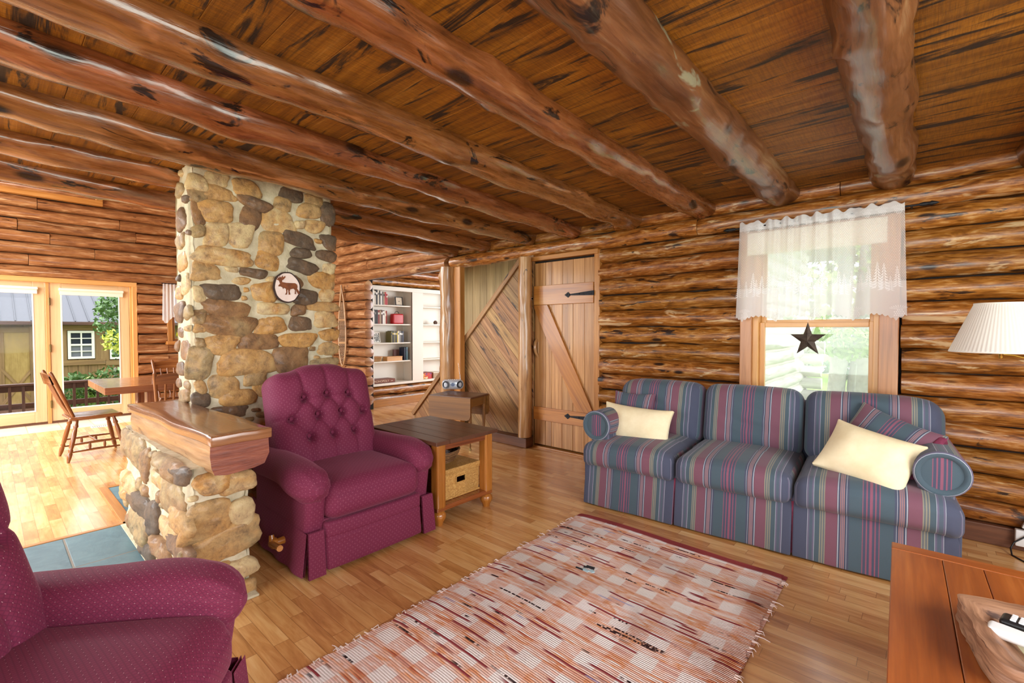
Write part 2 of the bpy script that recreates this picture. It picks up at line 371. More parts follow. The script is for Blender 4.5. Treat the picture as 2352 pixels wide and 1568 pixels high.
# laminate floor: strips 65 mm wide along x, random lengths and tones
def floor_mat():
    N = NT('laminate_floor'); x, y, z = N.sep(N.n('TexCoord').outputs['Object'])[:3]
    row = N.math('FLOOR', N.math('DIVIDE', y, .066)); fy = N.math('FRACT', N.math('DIVIDE', y, .066))
    wn = N.n('TexWhiteNoise'); wn.noise_dimensions = '1D'; N.set(wn.inputs['W'], row); ro = wn.outputs['Value']
    xs = N.math('ADD', N.math('DIVIDE', x, .42), N.math('MULTIPLY', ro, 17.3))
    seg = N.math('FLOOR', xs); fx = N.math('FRACT', xs)
    wn2 = N.n('TexWhiteNoise'); wn2.noise_dimensions = '2D'; N.set(wn2.inputs['Vector'], N.comb(row, seg)); r = wn2.outputs['Value']
    v = N.comb(N.math('ADD', x, N.math('MULTIPLY', r, 31.)), N.math('ADD', y, N.math('MULTIPLY', r, 13.)), N.math('MULTIPLY', r, 9.))
    n1 = N.noise(N.vmath('MULTIPLY', v, (2.4, 16, 1)), 1, 4, .6, 1.2)
    n2 = N.noise(N.vmath('MULTIPLY', v, (4, 90, 1)), 1, 3, .6)
    f = N.math('ADD', N.math('MULTIPLY', n1, .6), N.math('ADD', N.math('MULTIPLY', n2, .15), N.math('MULTIPLY', r, .25)))
    c = N.ramp(f, [(.26, (164, 108, 56)), (.42, (200, 142, 82)), (.56, (220, 168, 104)), (.74, (234, 192, 134))])
    e = N.math('MINIMUM', N.math('MULTIPLY', N.math('MINIMUM', fy, N.math('SUBTRACT', 1., fy)), .066), N.math('MULTIPLY', N.math('MINIMUM', fx, N.math('SUBTRACT', 1., fx)), .42))
    c = N.mix(N.math('MULTIPLY', N.step(e, .0022, .0006), .5), c, lin((104, 58, 26)))
    big = N.noise(N.comb(x, y, 0.), .9, 2, .5)
    c = N.mix(N.math('MULTIPLY', N.step(big, .45, .75), .25), c, lin((170, 100, 44)))
    return N.fin(c, .25, .3)
M['floor'] = floor_mat()
def tile_mat(name, c1, c2, gap, px_, py_, rough, gw=.004, off=(0., 0.)):
    N = NT(name); o = N.n('TexCoord').outputs['Object']; x, y, z = N.sep(o)[:3]
    xs = N.math('DIVIDE', N.math('ADD', x, off[0]), px_); ys = N.math('DIVIDE', N.math('ADD', y, off[1]), py_)
    fx = N.math('FRACT', xs); fy = N.math('FRACT', ys)
    wn = N.n('TexWhiteNoise'); wn.noise_dimensions = '2D'; N.set(wn.inputs['Vector'], N.comb(N.math('FLOOR', xs), N.math('FLOOR', ys)))
    n = N.noise(o, 9, 6, .65, .6); f = N.math('ADD', N.math('MULTIPLY', n, .7), N.math('MULTIPLY', wn.outputs['Value'], .3))
    e = N.math('MINIMUM', N.math('MULTIPLY', N.math('MINIMUM', fx, N.math('SUBTRACT', 1., fx)), px_), N.math('MULTIPLY', N.math('MINIMUM', fy, N.math('SUBTRACT', 1., fy)), py_))
    c = N.mix(N.step(e, gw, gw * .6), N.ramp(f, [(.3, c1), (.7, c2)]), lin(gap))
    N.bump(N.math('ADD', f, N.math('MULTIPLY', N.step(e, gw * .6, gw * 1.4), .6)), .25, .01)
    return N.fin(c, rough, .0)
M['slate'] = tile_mat('blue_slate_tile', (60, 94, 106), (98, 132, 140), (120, 112, 100), .60, .30, .4, .006)
M['tile'] = tile_mat('cream_floor_tile', (196, 172, 146), (216, 196, 170), (170, 142, 112), .33, .33, .3, .005)

# stones and mortar
def stone_mat():
    N = NT('fieldstone'); o = N.n('TexCoord').outputs['Object']; r = N.rnd()
    o2 = N.vmath('ADD', o, N.comb(N.math('MULTIPLY', r, 13.), N.math('MULTIPLY', r, 7.), 0.))
    n = N.noise(o2, 17, 9, .74, .15); n2 = N.noise(o2, 4.5, 3, .6, .5)
    f = N.math('ADD', r, N.math('MULTIPLY', N.math('SUBTRACT', n2, .5), .55))
    c = N.ramp(f, [(.05, (108, 94, 82)), (.2, (138, 110, 86)), (.34, (160, 124, 86)), (.5, (176, 160, 124)), (.64, (206, 170, 120)), (.78, (210, 162, 98)), (.92, (226, 206, 168))])
    c = N.mix(.55, c, N.ramp(n, [(.3, (120, 92, 66)), (.45, (220, 210, 192)), (.7, (255, 252, 244))]), 'MULTIPLY')
    c = N.mix(.35, c, N.ramp(n, [(.32, (84, 60, 40)), (.55, (226, 206, 170))]), 'OVERLAY')
    N.bump(n, .9, .02)
    return N.fin(c, .6, .12)
M['stone'] = stone_mat()
M['mortar'] = noisy('mortar', (176, 164, 132), (220, 210, 182), 9, .85, 1.0)

# upholstery
def burgundy():
    N = NT('burgundy_upholstery'); uv = N.uv(); x, y, _ = N.sep(uv)[:3]
    P = .030
    a = N.math('DIVIDE', N.math('ADD', x, y), P); b = N.math('DIVIDE', N.math('SUBTRACT', x, y), P)
    fa = N.math('ABSOLUTE', N.math('SUBTRACT', N.math('FRACT', a), .5)); fb = N.math('ABSOLUTE', N.math('SUBTRACT', N.math('FRACT', b), .5))
    du = N.math('ADD', N.math('SUBTRACT', N.math('FRACT', a), .5), N.math('SUBTRACT', N.math('FRACT', b), .5)); dv = N.math('SUBTRACT', N.math('SUBTRACT', N.math('FRACT', a), .5), N.math('SUBTRACT', N.math('FRACT', b), .5))
    sp = N.math('ADD', N.math('POWER', N.math('DIVIDE', du, .062), 2.), N.math('POWER', N.math('DIVIDE', dv, .13), 2.))
    speck = N.step(sp, 1.1, .6)
    fa2 = N.math('ABSOLUTE', N.math('SUBTRACT', N.math('FRACT', N.math('MULTIPLY', a, 2.)), .5)); fb2 = N.math('ABSOLUTE', N.math('SUBTRACT', N.math('FRACT', N.math('MULTIPLY', b, 2.)), .5))
    lat = N.math('MAXIMUM', N.step(fa2, .26, .46), N.step(fb2, .26, .46))
    n = N.noise(N.vmath('MULTIPLY', uv, (1, 1, 1)), 700, 2, .6)
    c = N.mix(lat, lin((114, 34, 60)), lin((90, 23, 48)))
    c = N.mix(N.math('MULTIPLY', n, .5), c, lin((142, 58, 92)))
    c = N.mix(N.math('MULTIPLY', speck, .85), c, lin((210, 160, 166)))
    N.bump(N.math('ADD', N.math('MULTIPLY', lat, -.6), n), .25, .002)
    m = N.fin(c, .75, 0, 0, .3); N.b.inputs['Sheen Weight'].default_value = .28; N.b.inputs['Sheen Roughness'].default_value = .4; N.b.inputs['Sheen Tint'].default_value = lin((226, 150, 172))
    return m
M['burg'] = burgundy()
def stripes():
    N = NT('striped_sofa_fabric'); uv = N.uv(); x, y, _ = N.sep(uv)[:3]
    d = N.math('MULTIPLY', N.math('ABSOLUTE', x), 1 / .52)
    NV, TE, BU, PK, WH, BE, SL, SA, LV = (30, 40, 70), (32, 64, 74), (108, 42, 62), (130, 52, 78), (170, 176, 184), (128, 122, 98), (48, 68, 84), (156, 106, 96), (82, 74, 100)
    seq = [(0, PK), (.005, NV), (.016, PK), (.021, NV), (.033, PK), (.038, TE), (.096, NV), (.106, WH), (.109, NV), (.117, SA), (.121, LV), (.125, SA), (.129, LV), (.133, SA), (.137, NV), (.146, WH), (.149, TE), (.152, BU), (.208, BE), (.214, SL), (.219, BE), (.226, SL), (.231, BE), (.236, TE),
           (.262, WH), (.264, LV), (.272, SL), (.288, LV), (.296, WH), (.298, NV), (.380, WH), (.383, LV), (.400, SL), (.418, WH), (.421, SL)]
    # ramp holds 32 stops at most: split into two ramps
    def rp(sq): return N.ramp(d, [(p / .52, c) for p, c in sq], 'CONSTANT')
    c1 = rp(seq[:24]); c2 = rp([(0, TE)] + seq[24:])
    c = N.mix(N.math('GREATER_THAN', d, .25 / .52), c1, c2)
    n = N.noise(uv, 600, 2, .7); n2 = N.noise(uv, 6, 3, .6)
    c = N.mix(N.math('MULTIPLY', n, .30), c, lin((160, 160, 168)), 'MIX')
    c = N.mix(N.math('MULTIPLY', n2, .16), c, lin((30, 36, 50)))
    N.bump(n, .25, .002)
    m = N.fin(c, .8, 0, 0, .25); N.b.inputs['Sheen Weight'].default_value = .12
    return m
M['stripe'] = stripes()
M['cream'] = noisy('cream_velvet', (222, 202, 158), (240, 226, 190), 5, .8, .1, 0, .25)
M['burgplain'] = noisy('plain_burgundy_cloth', (104, 40, 62), (128, 54, 78), 60, .8, .2, 0, .25)

def rug_mat():
    N = NT('rag_rug_weave'); uv = N.uv(); u, v, _ = N.sep(uv)[:3]
    vr = N.math('DIVIDE', N.math('ADD', v, N.math('MULTIPLY', N.noise(N.vmath('MULTIPLY', uv, (3, 1, 1)), 1, 2), .016)), .0105)
    row = N.math('FLOOR', vr); fr = N.math('FRACT', vr)
    n = N.noise(N.comb(N.math('MULTIPLY', u, 2.0), N.math('MULTIPLY', row, .83)), 1, 3, .65)
    c = N.ramp(n, [(.30, (180, 84, 60)), (.38, (216, 132, 94)), (.44, (232, 164, 124)), (.49, (246, 214, 200)), (.54, (236, 164, 116)), (.59, (252, 236, 228)), (.64, (240, 188, 160)), (.70, (218, 132, 80))])
    # checks: pale warp stripes crossed by pale bands
    cu = N.step(N.math('ABSOLUTE', N.math('SUBTRACT', N.math('FRACT', N.math('DIVIDE', u, .185)), .5)), .27, .23)
    nb = N.noise(N.comb(0., N.math('MULTIPLY', N.math('FLOOR', N.math('DIVIDE', row, 3.)), 3.7)), 1, 1)
    cv = N.step(N.math('ADD', N.math('ABSOLUTE', N.math('SUBTRACT', N.math('FRACT', N.math('DIVIDE', v, .155)), .5)), N.math('MULTIPLY', N.math('SUBTRACT', nb, .5), .5)), .30, .22)
    wh = N.math('MULTIPLY', cu, cv)
    c = N.mix(N.math('MULTIPLY', N.math('MAXIMUM', cv, N.math('MULTIPLY', cu, .55)), .45), c, lin((246, 222, 216)))
    c = N.mix(N.math('MULTIPLY', wh, .85), c, lin((252, 246, 242)))
    # odd strips
    k = N.noise(N.comb(N.math('MULTIPLY', u, 1.5), N.math('MULTIPLY', row, 5.13)), 1, 2, .5)
    c = N.mix(N.step(k, .63, .65), c, lin((150, 62, 66)))
    k2 = N.noise(N.comb(N.math('MULTIPLY', u, 1.7), N.math('ADD', N.math('MULTIPLY', row, 7.31), 50.)), 1, 3, .6)
    fl = N.noise(N.comb(N.math('MULTIPLY', u, 60), N.math('MULTIPLY', row, 1.1)), 1, 1)
    c = N.mix(N.math('MULTIPLY', N.step(k2, .625, .65), N.step(fl, .38, .5)), c, lin((56, 36, 36)))
    k3 = N.noise(N.comb(N.math('MULTIPLY', u, 1.9), N.math('ADD', N.math('MULTIPLY', row, 3.77), 90.)), 1, 2, .6)
    c = N.mix(N.math('MULTIPLY', N.step(k3, .68, .71), .7), c, lin((176, 168, 206)))
    c = N.mix(N.step(v, 2.535, 2.555), c, lin((150, 62, 62)))
    hb = N.noise(N.vmath('MULTIPLY', uv, (1, 1, 1)), 170, 2, .6)
    c = N.mix(N.math('MULTIPLY', N.step(N.math('ABSOLUTE', N.math('SUBTRACT', fr, .5)), .36, .5), .35), c, lin((120, 70, 58)))
    N.bump(N.math('ADD', N.math('MULTIPLY', N.math('SUBTRACT', .5, N.math('ABSOLUTE', N.math('SUBTRACT', fr, .5))), 1.6), hb), .7, .006)
    return N.fin(c, .9, 0, 0, .15)
M['rug'] = rug_mat()
M['fringe'] = plain('cotton_fringe', (232, 214, 204), .9)

# lace: dotted net, denser towards the hem pattern (motifs are meshes of their own)
def lace(name, base, dots):
    N = NT(name); uv = N.uv(); u, v, _ = N.sep(uv)[:3]
    a = N.math('DIVIDE', u, .0085); b = N.math('DIVIDE', v, .0100)
    rw = N.math('MODULO', N.math('FLOOR', b), 2.)
    fx = N.math('SUBTRACT', N.math('FRACT', N.math('ADD', a, N.math('MULTIPLY', rw, .5))), .5); fy = N.math('SUBTRACT', N.math('FRACT', b), .5)
    dd = N.math('SQRT', N.math('ADD', N.math('MULTIPLY', fx, fx), N.math('MULTIPLY', fy, fy)))
    al = N.math('ADD', base, N.math('MULTIPLY', N.step(dd, .34, .24), dots), clamp=True)
    N.fin(lin((250, 250, 252)), .8, 0, 0, .2)
    tr = N.n('BsdfTransparent'); tl = N.n('BsdfTranslucent'); tl.inputs[0].default_value = lin((252, 252, 254))
    ms = N.n('MixShader'); ms.inputs[0].default_value = .5; N.t.links.new(N.b.outputs[0], ms.inputs[1]); N.t.links.new(tl.outputs[0], ms.inputs[2])
    m2 = N.n('MixShader'); N.set(m2.inputs[0], al); N.t.links.new(tr.outputs[0], m2.inputs[1]); N.t.links.new(ms.outputs[0], m2.inputs[2])
    N.t.links.new(m2.outputs[0], N.out.inputs[0]); return N.m
M['lace'] = lace('lace_net', .44, .45)
M['lace_dense'] = lace('lace_dense', .70, .22)
M['lace_motif'] = lace('lace_motif', .95, .05)
def glass():
    N = NT('window_glass'); tr = N.n('BsdfTransparent'); gl = N.n('BsdfGlossy'); gl.inputs['Roughness'].default_value = .02
    fr = N.n('Fresnel'); fr.inputs[0].default_value = 1.45; mx = N.n('MixShader')
    N.t.links.new(N.math('MULTIPLY', fr.outputs[0], .12), mx.inputs[0]); N.t.links.new(tr.outputs[0], mx.inputs[1]); N.t.links.new(gl.outputs[0], mx.inputs[2])
    N.t.links.new(mx.outputs[0], N.out.inputs[0]); return N.m
M['glass'] = glass()
def glare_veil():  # clear pane with translucent white mixed in to imitate window glare
    N = NT('glare_veil_glass'); tr = N.n('BsdfTransparent'); tl = N.n('BsdfTranslucent'); tl.inputs[0].default_value = (1, 1, 1, 1); gl = N.n('BsdfGlossy'); gl.inputs['Roughness'].default_value = .02
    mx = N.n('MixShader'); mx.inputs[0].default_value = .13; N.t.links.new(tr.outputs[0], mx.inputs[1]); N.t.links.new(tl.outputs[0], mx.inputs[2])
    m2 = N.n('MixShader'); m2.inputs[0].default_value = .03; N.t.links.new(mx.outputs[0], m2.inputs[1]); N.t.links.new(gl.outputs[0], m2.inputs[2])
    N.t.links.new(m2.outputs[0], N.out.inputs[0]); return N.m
M['glare_veil'] = glare_veil()
def shade_mat():
    N = NT('pleated_lamp_shade'); tl = N.n('BsdfTranslucent'); tl.inputs[0].default_value = lin((250, 246, 236)); N.fin(lin((246, 243, 234)), .7, 0, 0, .3)
    ms = N.n('MixShader'); ms.inputs[0].default_value = .35; N.t.links.new(N.b.outputs[0], ms.inputs[1]); N.t.links.new(tl.outputs[0], ms.inputs[2]); N.t.links.new(ms.outputs[0], N.out.inputs[0]); return N.m
M['shade'] = shade_mat()
M['blind'] = plain('roller_blind', (238, 228, 208), .7)
M['brass'] = plain('brass', (206, 168, 84), .25, 1.)
M['oldbrass'] = plain('aged_brass_hinge', (120, 100, 60), .4, .9)
M['iron'] = noisy('black_iron', (26, 26, 28), (46, 46, 50), 40, .5, .2, .6)
M['chrome'] = plain('bright_steel', (210, 212, 216), .2, 1.)
M['starmetal'] = noisy('rusty_star_metal', (62, 52, 46), (96, 82, 70), 30, .6, .2, .5)
M['white'] = plain('white_paint', (232, 226, 214), .5)
M['whiteplastic'] = plain('white_plastic', (232, 232, 230), .35)
M['black'] = plain('black_plastic', (24, 24, 26), .4)
M['darkgap'] = plain('dark_gap', (22, 13, 8), .9)
M['silver'] = plain('silver_plastic', (196, 202, 210), .3, .3)
M['speaker'] = noisy('speaker_mesh', (40, 42, 46), (70, 72, 78), 300, .6, .2)
M['paper'] = plain('paper', (238, 234, 222), .7)
M['cord_y'] = plain('gold_cord', (196, 156, 60), .4)
M['wicker'] = wood('wicker', [(.28, (134, 86, 34)), (.48, (190, 140, 70)), (.66, (222, 180, 110))], su=60, sv=110, rough=.5, coat=.1, bump=.7, var=.25, fine=200)
M['twig'] = wood('twig_basket', [(.28, (62, 38, 22)), (.48, (118, 80, 46)), (.66, (160, 120, 76))], su=20, sv=60, rough=.6, coat=.05, bump=.5, var=.4, fine=200)
M['grass'] = noisy('lawn', (96, 128, 58), (134, 164, 84), 1.2, .9, .3)
M['leaf'] = NT('leaves').fin(lin((92, 126, 66)), .6)
M['leaf_light'] = plain('light_leaves', (160, 188, 104), .6)
M['leaf_dark'] = plain('dark_leaves', (58, 84, 52), .7)
M['leaf_yellow'] = plain('yellow_green_leaves', (190, 196, 72), .6)
M['bark'] = noisy('tree_bark', (120, 116, 108), (168, 164, 154), 14, .9, .6)
M['greylog'] = wood('weathered_grey_log', [(.28, (140, 132, 122)), (.5, (200, 194, 184)), (.7, (234, 230, 222))], su=1.5, sv=9, rough=.8, coat=0, bump=.4, var=.25, fine=60)
M['chink'] = plain('chinking', (206, 200, 188), .9)
M['metalroof'] = plain('grey_metal_roof', (84, 84, 92), .45, .2)
M['shedwall'] = wood('shed_siding', [(.3, (96, 70, 44)), (.5, (132, 100, 62)), (.7, (160, 128, 84))], su=.8, sv=9, rough=.7, coat=0, bump=.2, var=.2)
M['shedpanel'] = wood('shed_door_panel', [(.3, (132, 104, 52)), (.5, (164, 134, 76)), (.7, (186, 158, 100))], su=1.5, sv=4, rough=.7, coat=0, bump=.2, var=.1)
M['deck'] = wood('deck_stain', [(.3, (62, 38, 30)), (.5, (90, 58, 46)), (.7, (114, 78, 64))], su=1, sv=12, rough=.55, coat=.1, bump=.15, var=.15)
M['concrete'] = noisy('pale_walk', (168, 164, 156), (200, 196, 188), 4, .9, .2)
M['darkglass'] = plain('dark_window_glass', (40, 46, 60), .15)
M['greyglass'] = plain('grey_window_glass', (112, 114, 122), .2)
M['road'] = plain('road', (190, 190, 190), .9)
M['rawhide'] = plain('rawhide_lacing', (146, 122, 96), .7)
# ------------------------------------------------------------------ room shell
def struct(o, label, cat): return tag(o, label, cat, None, 'structure')
ROWS = [2.378, 2.215, 2.06, 1.895, 1.725, 1.567, 1.403, 1.237, 1.078, .912, .75, .595, .43, .267, .12]
YW = 4.28                                      # seam plane of the north log wall
def logrows(mb, rows, spans, ypl, seed, axis='x', rn=.075, n=16, step=.08, joints=None, wob=.010):
    for i in range(len(rows) - 1):
        z1, z0 = rows[i], rows[i + 1]; zc = (z0 + z1) / 2; rz = (z1 - z0) / 2 * .985
        for j, (a, b) in enumerate(spans):
            cuts = [a] + sorted([c for c in (joints or {}).get(i, []) if a < c < b]) + [b]
            for k in range(len(cuts) - 1):
                e0 = 0 if k == 0 else .003; e1 = 0 if k == len(cuts) - 2 else .003
                r_ = random.Random(seed * 101 + i * 7 + j * 3 + k)
                rr = rn * r_.uniform(.9, 1.12)
                ja, jb = r_.uniform(-.012, .012), r_.uniform(-.012, .012)
                A, B = cuts[k] + e0 + (ja if k == 0 else 0), cuts[k + 1] - e1 + (jb if k == len(cuts) - 2 else 0)
                p0, p1 = ((A, ypl, zc), (B, ypl, zc)) if axis == 'x' else ((ypl, A, zc), (ypl, B, zc))
                mb.log(p0, p1, rz, rr, 0, wob=wob, seed=seed * 50 + i * 5 + j + k * 13, n=n, step=step, rnd=r_.random(), knots=int((B - A) * 1.3))
# north wall of the living room
mb = MB()
logrows(mb, ROWS[1:], [(-.085, 1.95)], YW, 1)
logrows(mb, ROWS[1:], [(-2.49, -1.12)], YW, 2)
xj = py(1600, 530, 4.2)[0]
logrows(mb, ROWS[:2], [(-4.86, 1.95)], YW - .005, 3, rn=.085, joints={0: [xj]})
logrows(mb, [2.535, 2.378], [(-4.86, 1.95)], YW + .02, 4, rn=.07, joints={0: [-2.35, -.45]})
for a in ((-2.50, 0, -1.03, 2.5), (-.17, 0, 1.95, 2.5), (-1.03, 0, -.17, .80), (-1.03, 2.12, -.17, 2.5), (-3.5, 2.19, -2.5, 2.5), (-4.86, 2.25, -3.5, 2.5)):
    mb.box((a[0], YW + .012, a[1]), (a[2], YW + .10, a[3]), r=0, mi=1)
struct(mb.build('wall_north', [M['log'], M['darkgap']]), 'honey brown varnished log wall behind the striped sofa', 'wall')
# tall dining room part of the same wall: header over the opening, upper logs, and the stub with cut log ends
mb = MB()
up = [2.378 + .163 * k for k in range(14)][::-1]
logrows(mb, up, [(-9.5, -4.9)], YW, 5, rn=.08, step=.1, n=14, joints={11: [-7.9, -6.2], 12: [-6.95], 10: [-6.6], 9: [-8.2], 8: [-7.0]})
xh = py(775, 640, 4.2)[0]
logrows(mb, [2.378, 2.205], [(-9.5, -4.9)], YW - .015, 6, rn=.095, step=.08, joints={0: [xh]})
stub = [2.205 - .163 * k for k in range(14)]
logrows(mb, stub, [(-9.5, -6.99)], YW, 7, rn=.085, step=.1, n=16)
mb.box((-9.5, YW + .02, 2.22), (-4.9, YW + .10, 4.5), r=0, mi=1); mb.box((-9.5, YW + .02, 0), (-7.02, YW + .09, 2.22), r=0, mi=1)
struct(mb.build('wall_north_dining', [M['log_red'], M['darkgap']]), 'reddish log wall with header log over the open doorway', 'wall')
# west wall with french doors and a small window
mb = MB()
wr = [2.115 + .163 * k for k in range(16)][::-1]; wl = [2.115 - .163 * k for k in range(14)]
logrows(mb, wr, [(-3.0, 4.2)], -9.5, 8, axis='y', rn=.085, step=.12, n=14, joints={15: [1.62], 14: [-.2, 2.6], 13: [.4, 2.9], 12: [1.1], 11: [.62, 2.2], 10: [.3, 1.6], 9: [1.4], 8: [.5]})
logrows(mb, wl, [(1.60, 1.985)], -9.5, 9, axis='y', rn=.08, step=.08, n=16)
logrows(mb, wl, [(2.72, 4.2)], -9.5, 10, axis='y', rn=.08, step=.12, n=14)
logrows(mb, wl[6:], [(1.985, 2.72)], -9.5, 11, axis='y', rn=.08, step=.12, n=14)
for a in ((-3.0, 0, -.44, 4.5), (-.44, 2.11, 1.58, 4.5), (1.58, 0, 2.0, 4.5), (2.0, 0, 2.7, 1.17), (2.0, 2.13, 2.7, 4.5), (2.7, 0, 4.2, 4.5)):
    mb.box((-9.60, a[0], a[1]), (-9.515, a[2], a[3]), r=0, mi=1)
struct(mb.build('wall_west', [M['log_red'], M['darkgap']]), 'far reddish log wall around the french doors', 'wall')
# unseen walls that close the rooms, with the window openings the daylight comes by
mb = MB()
for a in ((-9.6, 0, -9.1, 4.6), (-5.3, 0, -5.0, 4.6), (-9.1, 0, -5.3, .8), (-9.1, 4.4, -5.3, 4.6), (-5.0, 0, -3.4, 2.6), (1.0, 0, 2.1, 2.6), (-3.4, 0, 1.0, .45), (-3.4, 2.42, 1.0, 2.6)):
    mb.box((a[0], -3.1, a[1]), (a[2], -3.0, a[3]), r=0)
struct(mb.build('wall_south', M['log']), 'brown wooden wall behind the viewer', 'wall')
mb = MB()
for a in ((-3.1, 0, -.35, 2.6), (2.75, 0, 4.35, 2.6), (-.35, 0, 2.75, .6), (-.35, 2.4, 2.75, 2.6)):
    mb.box((2.0, a[0], a[1]), (2.1, a[2], a[3]), r=0)
struct(mb.build('wall_east', M['log']), 'brown wooden wall to the right of the viewer', 'wall')
mb = MB(); mb.box((-4.98, -3.0, 2.56), (-4.88, 4.3, 4.6), r=0)
struct(mb.build('wall_loft', M['log_red']), 'wooden wall of the loft above the low ceiling', 'wall')
# floor
mb = MB()
mb.box((-8.78, -3.0, -.06), (2.05, 4.32, 0), r=0); mb.box((-7.5, 4.32, -.06), (-1.8, 10, 0), r=0)
struct(mb.build('floor', M['floor']), 'honey coloured wood strip laminate floor', 'floor')
mb = MB(); mb.box((-9.6, -3.0, -.06), (-8.78, 4.32, 0), r=0)
struct(mb.build('floor_tile', M['tile']), 'band of cream floor tiles along the french doors', 'floor')
mb = MB(); mb.box((-4.15, -.7, .0), (-3.0, .66, .010), r=.002); mb.box((-5.2, .66, 0), (-4.1, 2.3, .010), r=.002)
mb2 = MB(); mb2.box((-4.19, -.7, 0), (-4.15, .62, .014), r=.003); mb2.box((-5.25, .60, 0), (-4.15, .66, .014), r=.003); mb2.box((-5.25, .66, 0), (-5.2, 2.3, .014), r=.003)
o = struct(mb.build('floor_hearth', M['slate']), 'blue green slate tile hearth beside the low stone wall', 'hearth')
mb2.build('edge_strip', M['trim'], o)
# ceiling boards run along x, seen between the beams
mb = MB(); y = -3.0; k = 0
while y < 4.3:
    wd = random.uniform(.19, .27); x = -4.98; 
    while x < 2.05:
        L = random.uniform(2.4, 4.2); mb.box((x, y, 2.475), (min(x + L, 2.05), min(y + wd, 4.34), 2.505), r=.003); x += L
    y += wd
mb.box((-4.98, -3.0, 2.505), (2.05, 4.34, 2.56), r=0, mi=1)
struct(mb.build('ceiling', [M['ceil'], M['darkgap']]), 'rough brown plank ceiling with dark stains between the beams', 'ceiling')
mb = MB(); mb.box((-9.6, -3.1, 4.6), (-4.88, 4.4, 4.66), r=0)
struct(mb.build('ceiling_dining', M['ceil']), 'high plank ceiling over the dining area', 'ceiling')
# beams
BE = [(-.146, -.130, .112, 'log_dark'), (-.833, -.82, .112, 'log_dark'), (-1.468, -1.40, .105, 'b'), (-2.151, -2.04, .108, 'b'), (-2.848, -2.56, .105, 'b'), (-3.454, -3.18, .105, 'b'), (-4.19, -3.90, .102, 'b'), (-4.80, -4.62, .105, 'b'), (.56, .60, .11, 'log_dark')]
BL = ['dark bark-streaked ceiling beam directly over the window, nearest the viewer on the right', 'dark scarred ceiling beam ending left of the window curtain', 'reddish ceiling beam ending above the gap between door and window, third from the right wall', 'long brown ceiling beam with a black streak, ending near the door top right',
      'long brown ceiling beam ending above the plank door', 'ceiling beam ending over the stair panel, just in front of the chimney top', 'dark ceiling beam running into the stone chimney', 'last dark ceiling beam at the edge of the low ceiling, behind the chimney', 'ceiling beam end at the far right edge of the picture']
for i, (xa, xb, r, k) in enumerate(BE):
    d = (xb - xa) / 4.2; mb = MB()
    mb.log((xa, 4.24, 2.462), (xa + d * 7.1, -2.9, 2.462), r, r * 1.08, 0, wob=.016 if k == 'b' else .02, seed=300 + i, n=26, step=.06, rnd=random.random(), knots=9, bend=.018)
    tag(mb.build('ceiling_beam', M['beam'] if k == 'b' else M['beam_dark']), BL[i], 'beam', 'log beams across the ceiling')
# posts
mb = MB(); mb.log((-4.72, 4.075, 0), (-4.72, 4.075, 2.2), .112, .10, 0, up=(0, 1, 0), wob=.012, seed=71, n=22, step=.06, knots=5)
o = tag(mb.build('log_post', M['peeled']), 'thick peeled log post left of the diagonal stair panel', 'post')
mb = MB(); mb.box((-4.64, 4.09, 0), (-4.50, 4.178, 2.2), r=.01, grain=2); mb.build('post_backing', M['trim'], o, label='squared golden board joined to the log')
mb = MB(); mb.log((-3.405, 4.095, .13), (-3.40, 4.095, 2.2), .078, .075, 0, up=(0, 1, 0), wob=.006, seed=72, n=20, step=.08, knots=3)
tag(mb.build('log_post', M['peeled']), 'slim log post between the stair panel and the plank door', 'post')
# stair panel of diagonal boards, with sloping trim
def clip(poly, nx, nz, c):
    out = []
    for i in range(len(poly)):
        a, b = poly[i], poly[(i + 1) % len(poly)]; da = nx * a[0] + nz * a[1] - c; db = nx * b[0] + nz * b[1] - c
        if da <= 0: out.append(a)
        if (da < 0 < db) or (db < 0 < da): t = da / (da - db); out.append((a[0] + (b[0] - a[0]) * t, a[1] + (b[1] - a[1]) * t))
    return out
A0 = np.array((-5.66, .10)); A1 = np.array((-3.52, 2.207)); dv = (A1 - A0) / np.linalg.norm(A1 - A0); nv = np.array((-dv[1], dv[0]))
mb = MB(); s_ = -.4; q2 = math.sqrt(.5)
while s_ < 5:
    wdt = random.uniform(.115, .145)
    o_ = A0 + dv * s_
    poly = [tuple(o_ + nv * .6), tuple(o_ - nv * 4), tuple(o_ + dv * (wdt - .004) - nv * 4), tuple(o_ + dv * (wdt - .004) + nv * .6)]
    poly = clip(poly, nv[0], nv[1], float(nv @ A0)); poly = clip(poly, 1, 0, -3.37) if poly else poly; poly = clip(poly, 0, -1, -.0) if poly else poly; poly = clip(poly, -1, 0, 5.66) if poly else poly
    if len(poly) >= 3:
        P = np.array([(x, 4.215, z) for x, z in poly]); c = [tuple((np.array(p) - o_) @ np.array((-nv, dv)).T) for p in poly]
        m_ = len(poly); Vv = np.concatenate([P, P + (0, .02, 0)])
        F = [list(range(m_)), [m_ + i for i in range(m_)][::-1]] + [[i, m_ + i, m_ + (i + 1) % m_, (i + 1) % m_] for i in range(m_)]
        mb.add(Vv, F, [c, c[::-1]] + [[(0, 0)] * 4] * m_)
    s_ += wdt
mb.prism([tuple(A0 - nv * .02), tuple(A1 - nv * .02), (-3.37, 0.0), tuple((A0[0] + .1, 0.0))], 0, .01, o=(0, 4.237, 0), a=(1, 0, 0), b=(0, 0, 1), mi=1)
o = struct(mb.build('wall_stair', [M['barn'], M['darkgap']]), 'weathered diagonal board panel under the stairs', 'wall')
mb = MB(); R = Matrix.Rotation(-math.atan2(dv[1], dv[0]), 4, 'Y'); c = (A0 + A1) / 2 + nv * .01
